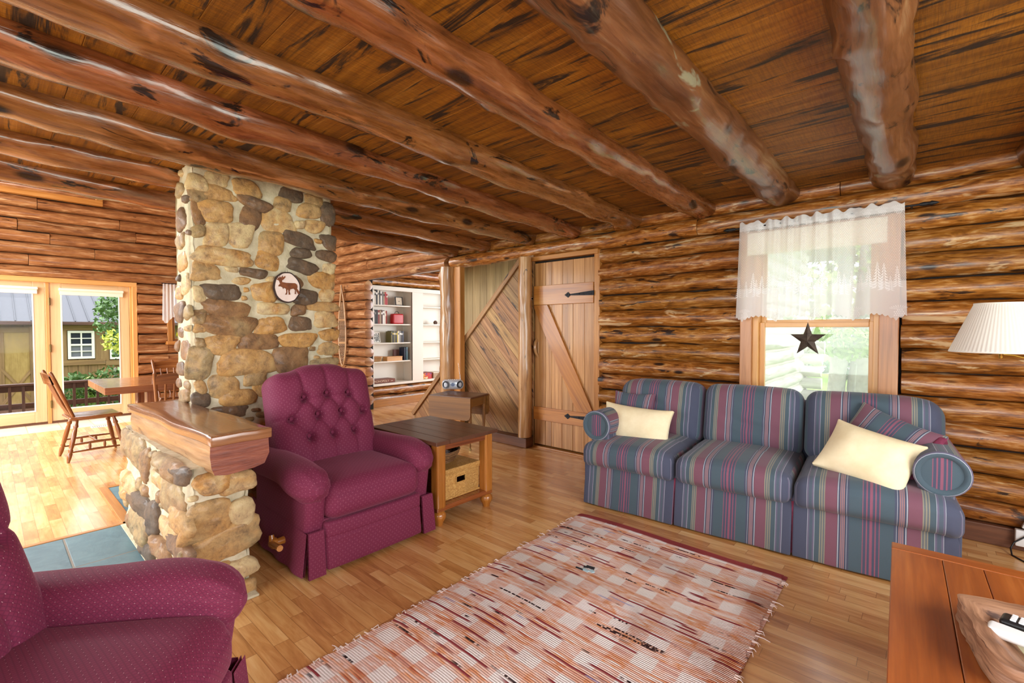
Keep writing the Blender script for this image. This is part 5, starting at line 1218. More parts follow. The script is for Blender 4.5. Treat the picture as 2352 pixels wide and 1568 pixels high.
for k in range(7):
    mb = MB(); rs = random.Random(60 + k)
    mb.rbox((0, 0, 0), (.19 + rs.uniform(-.02, .02), .14, .007), .002, n=(10, 4, 1), fn=lambda Q: np.stack([Q[:, 0], Q[:, 1], Q[:, 2] + .012 * np.sin(Q[:, 0] * 14 + k)], 1))
    N = NT('magazine_cover'); n_ = N.noise(N.n('TexCoord').outputs['Object'], 22 + k * 3, 4, .7); N.fin(N.ramp(n_, [(.35, (40 + 12 * k, 44, 52)), (.5, (150, 150 - 6 * k, 148)), (.62, (228, 226, 222))]), .3)
    tag(mb.build('magazine', N.m, None, (-2.80 + rs.uniform(-.02, .03), 2.26 + rs.uniform(-.03, .02), .395 + .0135 * k), (0, rs.uniform(-.06, .06), rs.uniform(-.5, .9))), 'magazine ' + ['at the bottom of', 'low in', 'in the lower middle of', 'in the middle of', 'above the middle of', 'second from the top of', 'lying on top of'][k] + ' the pile in the twig basket', 'magazine', 'magazines in the twig basket')
# ------------------------------------------------------------------ drop-leaf table with radio
DL = empty('drop_leaf_table', (-4.06, 3.675, 0), math.radians(15)); tag(DL, 'small brown drop leaf table against the diagonal boards', 'table')
def bev(w_, h_, r): return [(-w_ / 2, h_ / 2), (-w_ / 2, -h_ / 2 + r), (-w_ / 2 + r * .3, -h_ / 2 + r * .3), (-w_ / 2 + r, -h_ / 2), (w_ / 2 - r, -h_ / 2), (w_ / 2 - r * .3, -h_ / 2 + r * .3), (w_ / 2, -h_ / 2 + r), (w_ / 2, h_ / 2)]
mb = MB(); mb.rbox((0, 0, .60), (.57, .40, .022), .008, n=(1, 1, 1), seg=3, grain=0); mb.build('top', M['endtable_top'], DL)
for s in (-1, 1):
    mb = MB(); mb.prism(bev(.57, .255, .05), -.009, .009, o=(0, s * .208, .475), a=(1, 0, 0), b=(0, 0, 1)); mb.build('drop_leaf', M['dropleaf'], DL)
mb = MB(); mb.box((-.25, -.165, .49), (.25, -.148, .589), r=.003); mb.box((-.25, .148, .49), (.25, .165, .589), r=.003); mb.box((-.252, -.165, .49), (-.235, .165, .589), r=.003, grain=1); mb.box((.235, -.165, .49), (.252, .165, .589), r=.003, grain=1); mb.build('apron', M['dropleaf'], DL)
for sx in (-1, 1):
    for sy in (-1, 1):
        mb = MB(); mb.rbox((sx * .243, sy * .156, .54), (.042, .042, .10), .003, grain=2)
        mb.lathe([(0, .03), (.009, .03), (.012, .05), (.010, .09), (.015, .2), (.020, .38), (.017, .42), (.022, .435), (.015, .45), (.021, .47), (.02, .49)], (sx * .243, sy * .156, 0), 14); mb.build('leg', M['dropleaf'], DL)
        mb = MB(); mb.lathe([(0, -.006), (.014, -.006), (.016, 0), (.014, .006), (0, .006)], (sx * .243, sy * .156, .015), 12, 'y'); mb.cyl((sx * .243, sy * .156, .016), (sx * .243, sy * .156, .034), .006, 8); mb.build('caster', M['oldbrass'], DL)
RD = empty('radio', tuple(pz(1040, 893, .612)[:2]) + (.611,), math.radians(50)); tag(RD, 'small silver radio with two round speakers on the drop leaf table', 'radio')
RD.location = RD.location + Vector((.0, .0, 0))
def rad(Q):
    x, y, z = Q[:, 0], Q[:, 1], Q[:, 2]; return np.stack([x * (1 - .06 * np.clip(z / .06, -1, 1) ** 2), y * (1 - .45 * (np.abs(x) / .14) ** 2), z], 1)
mb = MB(); mb.rbox((0, 0, .062), (.27, .17, .122), .04, n=(14, 6, 4), seg=4, fn=rad); mb.build('radio_body', M['silver'], RD, sharp=180)
for s in (-1, 1):
    Rr = Matrix.Translation((s * .086, -.069, .064)) @ Matrix.Rotation(s * .42, 4, 'Z')
    mb = MB(); mb.xf = Rr; mb.lathe([(0, .004), (.02, .0), (.042, -.002), (.044, .004)], (0, 0, 0), 22, 'y'); mb.build('speaker', M['speaker'], RD)
    mb = MB(); mb.xf = Rr; mb.lathe([(.044, .004), (.048, -.006), (.052, .004)], (0, 0, 0), 22, 'y'); mb.build('speaker_ring', M['silver'], RD)
mb = MB(); mb.lathe([(0, -.088), (.022, -.087), (.026, -.08)], (0, 0, .066), 20, 'y'); mb.build('display_disc', plain('blue_grey_badge', (104, 120, 150), .3), RD)
mb = MB(); mb.lathe([(.026, -.08), (.030, -.088), (.034, -.08)], (0, 0, .066), 20, 'y'); mb.build('display_ring', M['silver'], RD)
for k in range(5): mb = MB(); mb.lathe([(0, .128), (.006, .127), (.007, .12)], (-.05 + .025 * k, -.02, 0), 10); mb.build('button', M['whiteplastic'], RD)
mb = MB(); mb.tube([(.10, .03, .11), (.07, .035, .33)], [.0035, .002], 8); mb.build('antenna', M['chrome'], RD)
# ------------------------------------------------------------------ swing-arm lamp
LP = empty('swing_arm_lamp', (.345, 3.62, 1.25)); tag(LP, 'white pleated swing arm lamp at the right edge by the log wall', 'lamp')
NP = 72
def pleat(r, z, th): return r * (1 + .0045 * math.cos(NP * th))
mb = MB(); prof = [(.208, -.002), (.2085, .004)] + [(.206 - .096 * t, .008 + .252 * t) for t in np.linspace(0, 1, 7)] + [(.109, .264)]
mb.lathe(prof, (0, 0, 0), NP * 6, 'z', fn=pleat); mb.build('lamp_shade', M['shade'], LP, sharp=180)
for z, r in ((0, .207), (.262, .1095)):
    mb = MB(); mb.tube([(r * math.cos(a), r * math.sin(a), z) for a in np.linspace(0, 2 * PI, 61)], .0035, 6, cap=False); mb.build('shade_trim', M['white'], LP)
mb = MB(); mb.lathe([(0, -.035), (.008, -.035), (.010, -.03), (.009, -.012), (.012, -.008), (.012, .0), (.009, .004), (.014, .02), (.014, .07), (0, .07)], (0, 0, 0), 16); mb.build('socket', M['brass'], LP)
for k in range(3):
    a = 2 * PI * k / 3; mb = MB(); mb.cyl((0, 0, .20), (.108 * math.cos(a), .108 * math.sin(a), .235), .002, 6); mb.build('shade_spider', M['brass'], LP)
mb = MB(); mb.lathe([(0, .07), (.014, .07), (.03, .11), (.03, .15), (.015, .18), (0, .185)], (0, 0, 0), 16); mb.build('bulb', M['whiteplastic'], LP)
mb = MB(); mb.tube([(0, 0, .0), (.18, .08, .0), (.36, .14, .0)], .007, 10); mb.cyl((.36, .14, -.04), (.36, .14, .04), .010, 10); mb.tube([(.36, .14, .0), (.42, .36, .0), (.46, .585, .0)], .007, 10); mb.build('swing_arm', M['brass'], LP)
mb = MB(); mb.lathe([(0, -.03), (.03, -.028), (.045, -.006), (.045, 0)], (.46, .61, 0), 18, 'y'); mb.build('wall_mount', M['brass'], LP)
mb = MB(); mb.tube([(0, -.004, -.012), (.05, .02, -.018), (.12, .05, -.04), (.22, .12, -.07), (.33, .14, -.05)], .0025, 6); mb.build('cord', M['cord_y'], LP)
# outlet with plug and cord
OU = empty('wall_outlet', (.545, 4.195, .10)); tag(OU, 'white surface outlet box on the baseboard with a dark cord', 'outlet')
mb = MB(); mb.rbox((0, -.018, -.01), (.135, .045, .10), .006, seg=2); mb.build('outlet_box', M['whiteplastic'], OU)
mb = MB(); mb.rbox((.035, -.05, .01), (.05, .03, .028), .006, seg=2); mb.build('adapter', plain('cream_plug', (222, 214, 190), .5), OU)
mb = MB(); mb.rbox((.0, -.03, .075), (.07, .03, .06), .005, seg=2, rot=Matrix.Rotation(.35, 4, 'Y')); mb.build('white_plug', M['whiteplastic'], OU)
mb = MB(); mb.tube([(.05, -.06, .05), (-.02, -.055, .02), (-.075, -.06, -.035), (-.09, -.075, -.07), (-.088, -.12, -.096), (-.04, -.20, -.096), (.03, -.28, -.096)], .0045, 8); mb.build('cord', M['black'], OU)
# ------------------------------------------------------------------ window dressing
CR = empty('curtain_rod', (-.57, 4.10, 2.20)); tag(CR, 'thin black curtain rod above the window', 'curtain rod')
mb = MB(); mb.cyl((-.60, 0, 0), (.60, 0, 0), .007, 10); mb.build('rod', M['iron'], CR)
for s in (-1, 1):
    mb = MB(); mb.lathe([(0, 0), (.010, 0), (.014, .02), (.012, .05), (.017, .06), (.008, .085), (0, .10)][::1], (0, 0, 0), 12, 'x'); mb.xf = None
    o = mb.build('finial', M['iron'], CR); o.location = (s * .57, 0, 0); o.rotation_euler = (0, 0, 0 if s > 0 else PI)
    mb = MB(); mb.cyl((s * .53, 0, 0), (s * .53, .10, 0), .006, 8); mb.build('bracket', M['iron'], CR)
VA = empty('lace_valance', (-.59, 4.10, 2.20)); tag(VA, 'white lace valance with pine trees over the top half of the window', 'curtain')
VW, VH = 1.03, .80
def vfold(x, t):      # x along rod, t 0 top .. 1 hem
    g = 1 + .05 * t
    ph = 6.0 * x + 1.5 * math.sin(5 * x + .5)
    return x * g, -.016 + (.010 + .020 * t) * math.sin(ph * 5.2) - .012 * t + .006 * math.sin(ph * 11 + 1), 0
def hem(x): return VH - .012 - .045 * abs(math.sin(x * PI / .23)) ** .7 + .014 * abs(math.sin(x * PI / .028))
def vpt(x, z, off=0.):
    t = (.03 - z) / VH; X, Y, _ = vfold(x, t); return (X, Y - off, z)
def lacegrid(mb, x0, x1, zt, zb, nx, nz, off=0., hemf=False, topw=False):
    def fn(u, v):
        x = x0 + (x1 - x0) * u; zb_ = -hem(x) + .03 if hemf else zb; zt_ = zt + (.010 * math.sin(x * 60) + .006 * math.sin(x * 97) if topw else 0)
        return vpt(x, zb_ + (zt_ - zb_) * v, off)
    mb.grid(fn, nx, nz, uvs=((x1 - x0), 1.)); 
mb = MB(); lacegrid(mb, -VW / 2, VW / 2, .03, -.50, 150, 16, topw=True)
for i in range(len(mb.UV)): mb.UV[i] = [(u, v * .53) for u, v in mb.UV[i]]
mb.build('net_panel', M['lace'], VA, sharp=180)
mb = MB(); lacegrid(mb, -VW / 2, VW / 2, -.50, 0, 220, 10, hemf=True); mb.build('dense_hem', M['lace_dense'], VA, sharp=180)
mb = MB(); lacegrid(mb, -VW / 2, VW / 2, .032, -.03, 150, 3, off=.003, topw=True); mb.build('header_frill', M['lace_dense'], VA, sharp=180)
rs = random.Random(17); mb = MB()
x = -VW / 2 + .015
while x < VW / 2 - .01:                       # embroidered fir trees
    h_ = rs.uniform(.10, .19); b = -.53 - rs.uniform(0, .05); w_ = h_ * .19
    tiers = 9
    for t in range(tiers):
        z0 = b + h_ * t / tiers; z1 = b + h_ * (t + 1.35) / tiers; ww = w_ * (1 - t / tiers) + .003
        for s in (-1, 1): mb.add([vpt(x, z1, .003), vpt(x + s * ww, z0, .003), vpt(x + s * ww * .25, z0 + .004, .003)], [[0, 1, 2]], None)
    x += rs.uniform(.022, .06)
mb.build('fir_tree_motif', M['lace_motif'], VA, sharp=180)
mb = MB()
def cone(x, z, s, top):
    for i in range(4):
        for j in range(-2, 3):
            if abs(j) + i > 4: continue
            q = [(x + (j + .5 * (i % 2)) * .3 * s + dx * .13 * s, z + (i - 1.5) * .32 * s * (-1 if top else 1) + dz * .15 * s) for dx, dz in ((1, 0), (0, 1), (-1, 0), (0, -1))]
            mb.add([vpt(a_, b_, .004) for a_, b_ in q], [[0, 1, 2, 3]])
    for k in range(-4, 5):
        a_ = PI / 2 + k * .26; zc = z + .5 * s
        q = [(x, zc), (x + 1.5 * s * math.cos(a_), zc + 1.2 * s * math.sin(a_) * .8), (x + 1.4 * s * math.cos(a_ + .09), zc + 1.1 * s * math.sin(a_ + .09) * .8)]
        mb.add([vpt(p_[0], min(p_[1], .035), .004) for p_ in q], [[0, 1, 2]])
x = -VW / 2 + .06
while x < VW / 2 - .03: mb = MB(); cone(x, -.030, .030, True); mb.build('pine_cone_motif', M['lace_motif'], VA, sharp=180); x += .085
x = -VW / 2 + .07
while x < VW / 2 - .03: mb = MB(); cone(x, -.715, .036, False); mb.build('pine_cone_motif', M['lace_motif'], VA, sharp=180); x += .23
mb = MB(); mb.box((-1.062, 4.150, 1.985), (-.165, 4.158, 2.16), r=.002); mb.cyl((-1.062, 4.156, 1.985), (-.165, 4.156, 1.985), .006, 8)
tag(mb.build('roller_blind', M['blind']), 'cream roller blind pulled down a little behind the lace', 'blind')
ST_ = empty('star_ornament', (-.613, 4.055, 1.295)); tag(ST_, 'dark rusted metal star hanging in the window', 'star')
P = [(0, -.028, -.01)]
for k in range(10):
    a_ = PI / 2 + k * PI / 5; r_ = .120 if k % 2 == 0 else .047; P.append((r_ * math.cos(a_), -.002, r_ * math.sin(a_) * 1.1))
P.append((0, .004, 0))
F = [[0, 1 + (k + 1) % 10, 1 + k] for k in range(10)] + [[11, 1 + k, 1 + (k + 1) % 10] for k in range(10)]
mb = MB(); mb.add(P, F); mb.build('star_body', M['starmetal'], ST_, sharp=5)
mb = MB(); mb.tube([(0, .0, .125), (0, -.02, .30), (0, -.028, .5)], .0008, 4); mb.build('hanging_thread', M['white'], ST_)
# small white curtain in the far window
mb = MB()
def cf2(u, v):
    y = .02 + .26 * u; z = -(.60 + .05 * math.sin(u * 9)) * (1 - v) ; return (.018 * math.sin(u * 34) * (.5 + .8 * (1 - v)), y + .03 * (1 - v) * (u - .5), z)
mb.grid(cf2, 60, 12, uvs=(.3, .6)); tag(mb.build('curtain', M['lace_dense'], None, (-9.34, 1.90, 2.13), sharp=180), 'short white curtain in the far window beside the chimney', 'curtain')
mb = MB(); mb.cyl((-9.34, 1.90, 2.135), (-9.34, 2.75, 2.135), .008, 8); tag(mb.build('curtain_rod', M['iron']), 'dark rod holding the short white curtain beside the chimney', 'curtain rod')
# ------------------------------------------------------------------ dining table and chairs
DT = empty('dining_table', (-7.0, 1.75, 0)); tag(DT, 'heavy wooden trestle dining table by the french doors', 'table')
T = Matrix.Translation(-DT.location)
tx0, tx1, ty0, ty1, tz = -7.62, -6.40, .80, 2.75, .755
mb = MB(); mb.xf = T
for k in range(6):
    a = tx0 + (tx1 - tx0) * k / 6; b = tx0 + (tx1 - tx0) * (k + 1) / 6; mb.box((a + .001, ty0, tz - .075), (b - .001, ty1, tz), r=.005, grain=1)
mb.build('top_planks', M['tablewood'], DT)
for y in (1.22, 2.4):
    mb = MB(); mb.xf = T
    mb.box((-7.32, y - .02, .09), (-7.18, y + .06, tz - .075), r=.006, grain=2); mb.box((-6.80, y - .02, .09), (-6.66, y + .06, tz - .075), r=.006, grain=2); mb.box((-7.4, y - .05, 0), (-6.6, y + .09, .095), r=.01, grain=0)
    mb.build('trestle', M['tablewood'], DT)
mb = MB(); mb.xf = T; mb.box((-7.05, 1.2, .2), (-6.95, 2.45, .32), r=.006, grain=1); mb.build('stretcher', M['tablewood'], DT)
def turned(mb, p0, p1, r=.019):
    p0, p1 = Vector(p0), Vector(p1); ks = [(0, .6), (.06, .85), (.12, 1.05), (.2, 1.1), (.24, .75), (.27, 1.15), (.31, .8), (.36, 1.05), (.6, 1.12), (.72, 1.0), (.78, .8), (.82, 1.2), (.88, .85), (1, .62)]
    mb.tube([p0.lerp(p1, t) for t, _ in ks], [r * k for _, k in ks], 10)
def make_chair():
    """seat front faces +y; origin on the floor under the seat centre"""
    R = empty('dining_chair'); D_ = M['diningwood']
    def sfn(Q): 
        y = Q[:, 1]; k = 1 - .10 * np.clip(-y / .21, 0, 1) ** 2; return np.stack([Q[:, 0] * k, y, Q[:, 2] - .008 * np.exp(-((Q[:, 0] / .13) ** 2 + ((y + .02) / .13) ** 2)) * (Q[:, 2] > 0)], 1)
    mb = MB(); mb.rbox((0, 0, .445), (.43, .43, .032), .015, n=(8, 8, 1), seg=3, fn=sfn, grain=1); mb.build('seat', D_, R, sharp=60)
    for sx in (-1, 1):
        for sy in (-1, 1):
            mb = MB(); turned(mb, (sx * .215, sy * .235, 0), (sx * .145, sy * .145, .435)); mb.build('leg', D_, R)
    for sx in (-1, 1):
        mb = MB(); mb.tube([(sx * .188, -.2, .175), (sx * .186, -.1, .178), (sx * .186, 0, .18), (sx * .186, .1, .178), (sx * .188, .2, .175)], [.008, .011, .014, .011, .008], 8); mb.build('stretcher', D_, R)
        mb = MB(); mb.tube([(sx * .20, -.215, .10), (sx * .2, 0, .105), (sx * .20, .215, .10)], [.008, .013, .008], 8); mb.build('stretcher', D_, R)
        mb = MB()
        for y in (-.06, .06): mb.lathe([(.006, .0), (.012, .02), (.012, .05), (.006, .07)], (sx * .193, y, .105), 8)
        mb.build('spool', D_, R)
    mb = MB(); mb.tube([(-.19, 0, .18), (0, 0, .182), (.19, 0, .18)], [.008, .013, .008], 8); mb.build('cross_stretcher', D_, R)
    for sx in (-1, 1):
        mb = MB(); mb.tube([(sx * .155, -.175, .455), (sx * .175, -.235, .62), (sx * .20, -.32, .86), (sx * .207, -.345, .93), (sx * .208, -.35, .945)], [.015, .017, .018, .016, .008], 10); mb.build('back_post', D_, R)
    mb = MB(); mb.grid(lambda u, v: ((u - .5) * .40, -.315 - .025 * v - .03 * (1 - (2 * u - 1) ** 2), .815 + (.085 + .03 * (1 - (2 * u - 1) ** 2)) * v), 14, 4, uvs=(.4, .1)); mb.grid(lambda u, v: ((u - .5) * .40, -.337 - .025 * v - .03 * (1 - (2 * u - 1) ** 2), .815 + (.085 + .03 * (1 - (2 * u - 1) ** 2)) * v), 14, 4, uvs=(.4, .1), flip=True)
    mb.grid(lambda u, v: ((u - .5) * .40, -.340 - .03 * (1 - (2 * u - 1) ** 2) - .022 * v, .90 + .03 * (1 - (2 * u - 1) ** 2)), 14, 1, uvs=(.4, .02), flip=True); mb.grid(lambda u, v: ((u - .5) * .40, -.315 - .03 * (1 - (2 * u - 1) ** 2) - .022 * v, .815), 14, 1, uvs=(.4, .02))
    mb.build('crest_rail', D_, R, sharp=60)
    for k in range(4):
        x = -.105 + .07 * k; mb = MB(); mb.tube([(x * .85, -.18, .455), (x, -.25, .6), (x * 1.1, -.33, .82)], [.009, .012, .009], 8); mb.build('spindle', D_, R)
    return R
c0 = make_chair(); c0.location = (-6.76, .74, 0); c0.rotation_euler = (0, 0, math.radians(4))
tag(c0, 'wooden spindle chair at the table end, seen from the side near the french doors', 'chair', 'chairs around the dining table')
dup(c0, (-6.10, 1.32, 0), math.radians(88), 'wooden chair on the near side of the dining table, just left of the chimney')
dup(c0, (-7.75, 1.72, 0), math.radians(-92), 'wooden chair on the far side of the dining table by the log wall')
mb = MB(); mb.box((-8.72, .93, .0), (-8.60, 1.22, .006), r=.002)
for k in range(12): mb.box((-8.70, .945 + k * .0225, .006), (-8.62, .955 + k * .0225, .0075), r=0, mi=1)
tag(mb.build('floor_vent', [M['whiteplastic'], M['black']]), 'slotted metal vent in the tile floor before the french doors', 'vent')
# plant on the far window sill
PT = empty('potted_plant', (-9.38, 2.22, 1.18)); tag(PT, 'yellow green plant on the far window sill', 'plant')
mb = MB(); mb.lathe([(0, 0), (.04, 0), (.055, .09), (.05, .09), (.045, .07), (0, .07)], (0, 0, 0), 16); mb.build('pot', M['white'], PT)
def leaves(mb, c, rad, n, size, seed, flat=.5):
    rs = random.Random(seed)
    for k in range(n):
        while True:
            q = [rs.uniform(-1, 1) for _ in range(3)]
            if .15 < sum(t * t for t in q) < 1: break
        p = np.array(c) + np.array(q) * np.array(rad); a = np.array([rs.gauss(0, 1) for _ in range(3)]); a /= np.linalg.norm(a); b = np.cross(a, [rs.gauss(0, 1) for _ in range(3)]); b /= np.linalg.norm(b)
        s = size * rs.uniform(.6, 1.3); nn = np.cross(a, b) * s * .15
        mb.add([p - a * s, p - b * s * flat + nn, p + a * s, p + b * s * flat + nn], [[0, 1, 2, 3]], None, rs.random())
mb = MB(); leaves(mb, (0, 0, .12), (.09, .12, .07), 60, .04, 4); mb.build('foliage', M['leaf_yellow'], PT, sharp=180)
# ------------------------------------------------------------------ bookcase of the back room
BC = empty('bookcase', (-7.2, 5.6, .35)); tag(BC, 'white built-in bookcase seen through the doorway', 'bookcase')
T = Matrix.Translation(-BC.location); XF = -7.18; XBK = -7.46
b = lambda u, v: px(u, v, XF)
yL, zT, zB = b(851, 654)[1], b(851, 654)[2], b(851, 889)[2]
cv = lambda x, y: b(820 + x / 6.03, 640 + y / 6.03)
yA0, yA1 = cv(228, 500)[1], cv(762, 500)[1]; yB0 = cv(910, 500)[1]; yB1 = yB0 + (yA1 - yA0); yR = yB1 + .05
mb = MB(); mb.xf = T
zt_in, zb_in = zT - .075, zB + .045
mb.box((XF - .02, yL, zT - .075), (XF + .012, yR, zT), r=.003); mb.box((XF - .02, yL, zB), (XF + .012, yR, zb_in), r=.003)
for a, c_ in ((yL, yA0), (yA1, yB0), (yB1, yR)): mb.box((XF - .02, a, zb_in), (XF + .012, c_, zt_in), r=.003)
mb.build('face_frame', M['white'], BC)
mb = MB(); mb.xf = T; mb.box((XBK - .02, yL, zB), (XBK, yR, zT), r=0); mb.box((XBK, yL, zT - .03), (XF, yR, zT - .01), r=0); mb.box((XBK, yL, zB + .02), (XF, yR, zb_in), r=0)
for a, c_ in ((yA0 - .022, yA0), (yA1, yA1 + .022), (yB0 - .022, yB0), (yB1, yB1 + .022)): mb.box((XBK, a, zB), (XF, c_, zT), r=0)
mb.build('carcass', M['white'], BC)
zsh = [cv(228, y)[2] for y in (352, 622, 890, 1155)]
for z in zsh:
    for a, c_ in ((yA0, yA1), (yB0, yB1)):
        mb = MB(); mb.xf = T; mb.box((XBK, a, z - .022), (XF - .025, c_, z), r=.002); mb.build('shelf', M['white'], BC)
PALC = dict(cream=(222, 214, 198), black=(40, 36, 36), white=(236, 232, 226), red=(176, 40, 44), grey=(120, 116, 112), brown=(92, 58, 46), tan=(172, 146, 116), dred=(140, 52, 44), olive=(112, 104, 56), teal=(48, 84, 92), navy=(44, 52, 76), yellow=(200, 180, 70))
bkm = {k: plain('book_cover_' + k, v, .5) for k, v in PALC.items()}
def book(yc, z, w_, h_, col, label, band=None, group=None, d_=.16, lean=0.):
    R = empty('book', (XF - .035 - d_ / 2, yc, z)); R.rotation_euler = (lean, 0, 0); tag(R, label, 'book', group)
    mb = MB(); mb.box((-d_ / 2, -w_ / 2, 0), (-d_ / 2 + .004 + d_, -w_ / 2 + .003, h_), r=.001); mb.box((-d_ / 2, w_ / 2 - .003, 0), (d_ / 2, w_ / 2, h_), r=.001); mb.rbox((d_ / 2, 0, h_ / 2), (.008, w_, h_), .003, seg=2, n=(1, 2, 1)); mb.build('cover', bkm[col], R)
    mb = MB(); mb.box((-d_ / 2 + .006, -w_ / 2 + .003, .003), (d_ / 2 - .004, w_ / 2 - .003, h_ - .004), r=0); mb.build('pages', M['paper'], R)
    if band: mb = MB(); mb.box((d_ / 2 + .0035, -w_ / 2 + .001, h_ * .68), (d_ / 2 + .0048, w_ / 2 - .001, h_ * .82), r=0); mb.build('spine_label', bkm[band], R)
top = [('white', .03, .25, None), ('cream', .025, .24, 'black'), ('black', .034, .262, 'white'), ('cream', .03, .255, 'grey'), ('black', .022, .25, None), ('white', .03, .24, 'brown'), ('grey', .028, .235, None), ('tan', .026, .232, 'black'), ('red', .030, .232, None), ('red', .026, .20, 'cream')]
ord_ = ['first', 'second', 'third', 'fourth', 'fifth', 'sixth', 'seventh', 'eighth', 'ninth', 'tenth']
y = yA0 + .012
for k, (c_, w_, h_, bd) in enumerate(top):
    book(y + w_ / 2, zsh[0], w_, h_, c_, f'{c_ if c_ != "tan" else "tan"} spined book, {ord_[k]} from the left on the top shelf', bd, 'books on the top shelf'); y += w_ + .002
sec = [('white', .026, .24, 'grey'), ('black', .034, .25, 'grey'), ('black', .03, .25, None), ('dred', .034, .245, 'cream'), ('tan', .028, .24, None), ('brown', .03, .25, 'white'), ('white', .034, .23, 'grey'), ('cream', .024, .245, None)]
y = yA0 + .014
for k, (c_, w_, h_, bd) in enumerate(sec):
    book(y + w_ / 2, zsh[1], w_, h_, c_, f'{"dark red" if c_ == "dred" else c_} spined book, {ord_[k]} from the left on the second shelf', bd, 'books on the second shelf'); y += w_ + .002
thd = [('olive', .03, .205, 'black'), ('black', .028, .215, 'yellow'), ('olive', .034, .212, 'cream'), ('black', .03, .21, 'yellow'), ('yellow', .02, .205, None), ('cream', .03, .212, 'grey'), ('grey', .036, .21, 'white'), ('black', .028, .205, 'white'), ('navy', .024, .21, 'grey')]
y = cv(485, 800)[1]
for k, (c_, w_, h_, bd) in enumerate(thd):
    book(y + w_ / 2, zsh[2], w_, h_, c_, f'{"dark blue" if c_ == "navy" else c_} spined book, {ord_[k]} in the row on the third shelf', bd, 'books on the third shelf'); y += w_ + .002
book(cv(706, 1050)[1], zsh[3], .04, .245, 'teal', 'dark teal book standing at the right end of the fourth shelf', 'navy')
book(cv(680, 1050)[1] - .004, zsh[3], .022, .24, 'navy', 'dark blue book beside the teal one on the fourth shelf', None)
# dark red album standing face out
AL = empty('album', (XF - .10, cv(425, 520)[1], zsh[1])); tag(AL, 'large dark red album standing right of the books on the second shelf', 'album')
mb = MB(); mb.rbox((0, 0, .12), (.05, .10, .24), .006, seg=2, rot=Matrix.Rotation(.5, 4, 'Z')); mb.build('cover', bkm['dred'], AL); mb = MB(); mb.rbox((.028, 0, .165), (.003, .05, .05), .001, rot=Matrix.Rotation(.5, 4, 'Z')); mb.build('label_patch', bkm['cream'], AL)
def frame(yc, z, w_, h_, label, fm, pm, ry=-.15, rz=0.):
    R = empty('picture_frame', (XF - .12, yc, z)); R.rotation_euler = (0, ry, rz); tag(R, label, 'picture frame')
    mb = MB(); t = .014
    for a in ((-w_ / 2, 0, w_ / 2, t), (-w_ / 2, h_ - t, w_ / 2, h_), (-w_ / 2, t, -w_ / 2 + t, h_ - t), (w_ / 2 - t, t, w_ / 2, h_ - t)): mb.box((0, a[0], a[1]), (.016, a[2], a[3]), r=.002)
    mb.build('frame', fm, R); mb = MB(); mb.box((.003, -w_ / 2 + t, t), (.007, w_ / 2 - t, h_ - t), r=0); mb.build('picture', pm, R); return R
R = frame(cv(635, 300)[1], zsh[0] + .002, .185, .165, 'small black picture frame on the top shelf', M['black'], plain('cream_mat', (206, 188, 164), .6), -.12, .15)
mb = MB(); mb.box((.007, -.02, .075), (.0078, .02, .085), r=0); mb.build('script_line', M['black'], R)
N = NT('photo_print'); n_ = N.noise(N.n('TexCoord').outputs['Object'], 30, 4, .7); N.fin(N.ramp(n_, [(.36, (30, 32, 36)), (.5, (130, 130, 124)), (.6, (226, 222, 214))]), .4)
frame(cv(322, 810)[1], zsh[2] + .002, .20, .185, 'framed black and white photo on the third shelf', M['white'], N.m, -.14, .35)
# red case
RC = empty('lunch_box', (XF - .11, cv(600, 550)[1], zsh[1])); tag(RC, 'small red case with a round black handle on the second shelf', 'case')
mb = MB(); mb.rbox((0, 0, .095), (.11, .235, .19), .025, seg=4, n=(1, 2, 2)); mb.build('case_body', plain('red_case', (186, 24, 32), .4), RC, sharp=180)
mb = MB(); mb.tube([(0, .045 * math.cos(a), .19 + .045 * math.sin(a)) for a in np.linspace(-.2, PI + .2, 15)], .006, 8); mb.build('handle', M['black'], RC)
# small basket and wooden box
SB = empty('small_basket', (XF - .12, cv(300, 1100)[1], zsh[3])); tag(SB, 'pale split wood basket on the fourth shelf', 'basket')
mb = MB(); mb.rbox((0, 0, .045), (.15, .19, .09), .012, n=(4, 8, 4), seg=2, grain=1, fn=lambda Q: np.stack([Q[:, 0] * (1 + .12 * Q[:, 2] / .045), Q[:, 1] * (1 + .12 * Q[:, 2] / .045), Q[:, 2]], 1)); mb.build('woven_body', plain('pale_splint', (206, 176, 116), .6), SB)
for k in range(7):
    mb = MB(); mb.box((.082, -.085 + k * .025, .008), (.089, -.075 + k * .025, .086), r=.001); mb.build('stake', M['trim'], SB)
mb = MB(); mb.rbox((0, 0, .088), (.18, .225, .012), .005, seg=2); mb.build('rim', M['trim'], SB)
WX = empty('wooden_box', (XF - .10, cv(538, 1100)[1], zsh[3])); tag(WX, 'low light wood box on the fourth shelf', 'box')
mb = MB(); mb.rbox((0, 0, .034), (.14, .33, .068), .003, grain=1); mb.build('box_body', M['sash'], WX); mb = MB(); mb.rbox((0, 0, .075), (.146, .336, .014), .003, grain=1); mb.build('lid', M['sash'], WX)
mb = MB(); mb.rbox((0, 0, .1), (.05, .11, .20), .004); tag(mb.build('card_box', plain('brown_purple_card', (112, 78, 76), .6), None, (XF - .20, cv(625, 1030)[1], zsh[3])), 'brown box standing behind the light wood box on the fourth shelf', 'box')
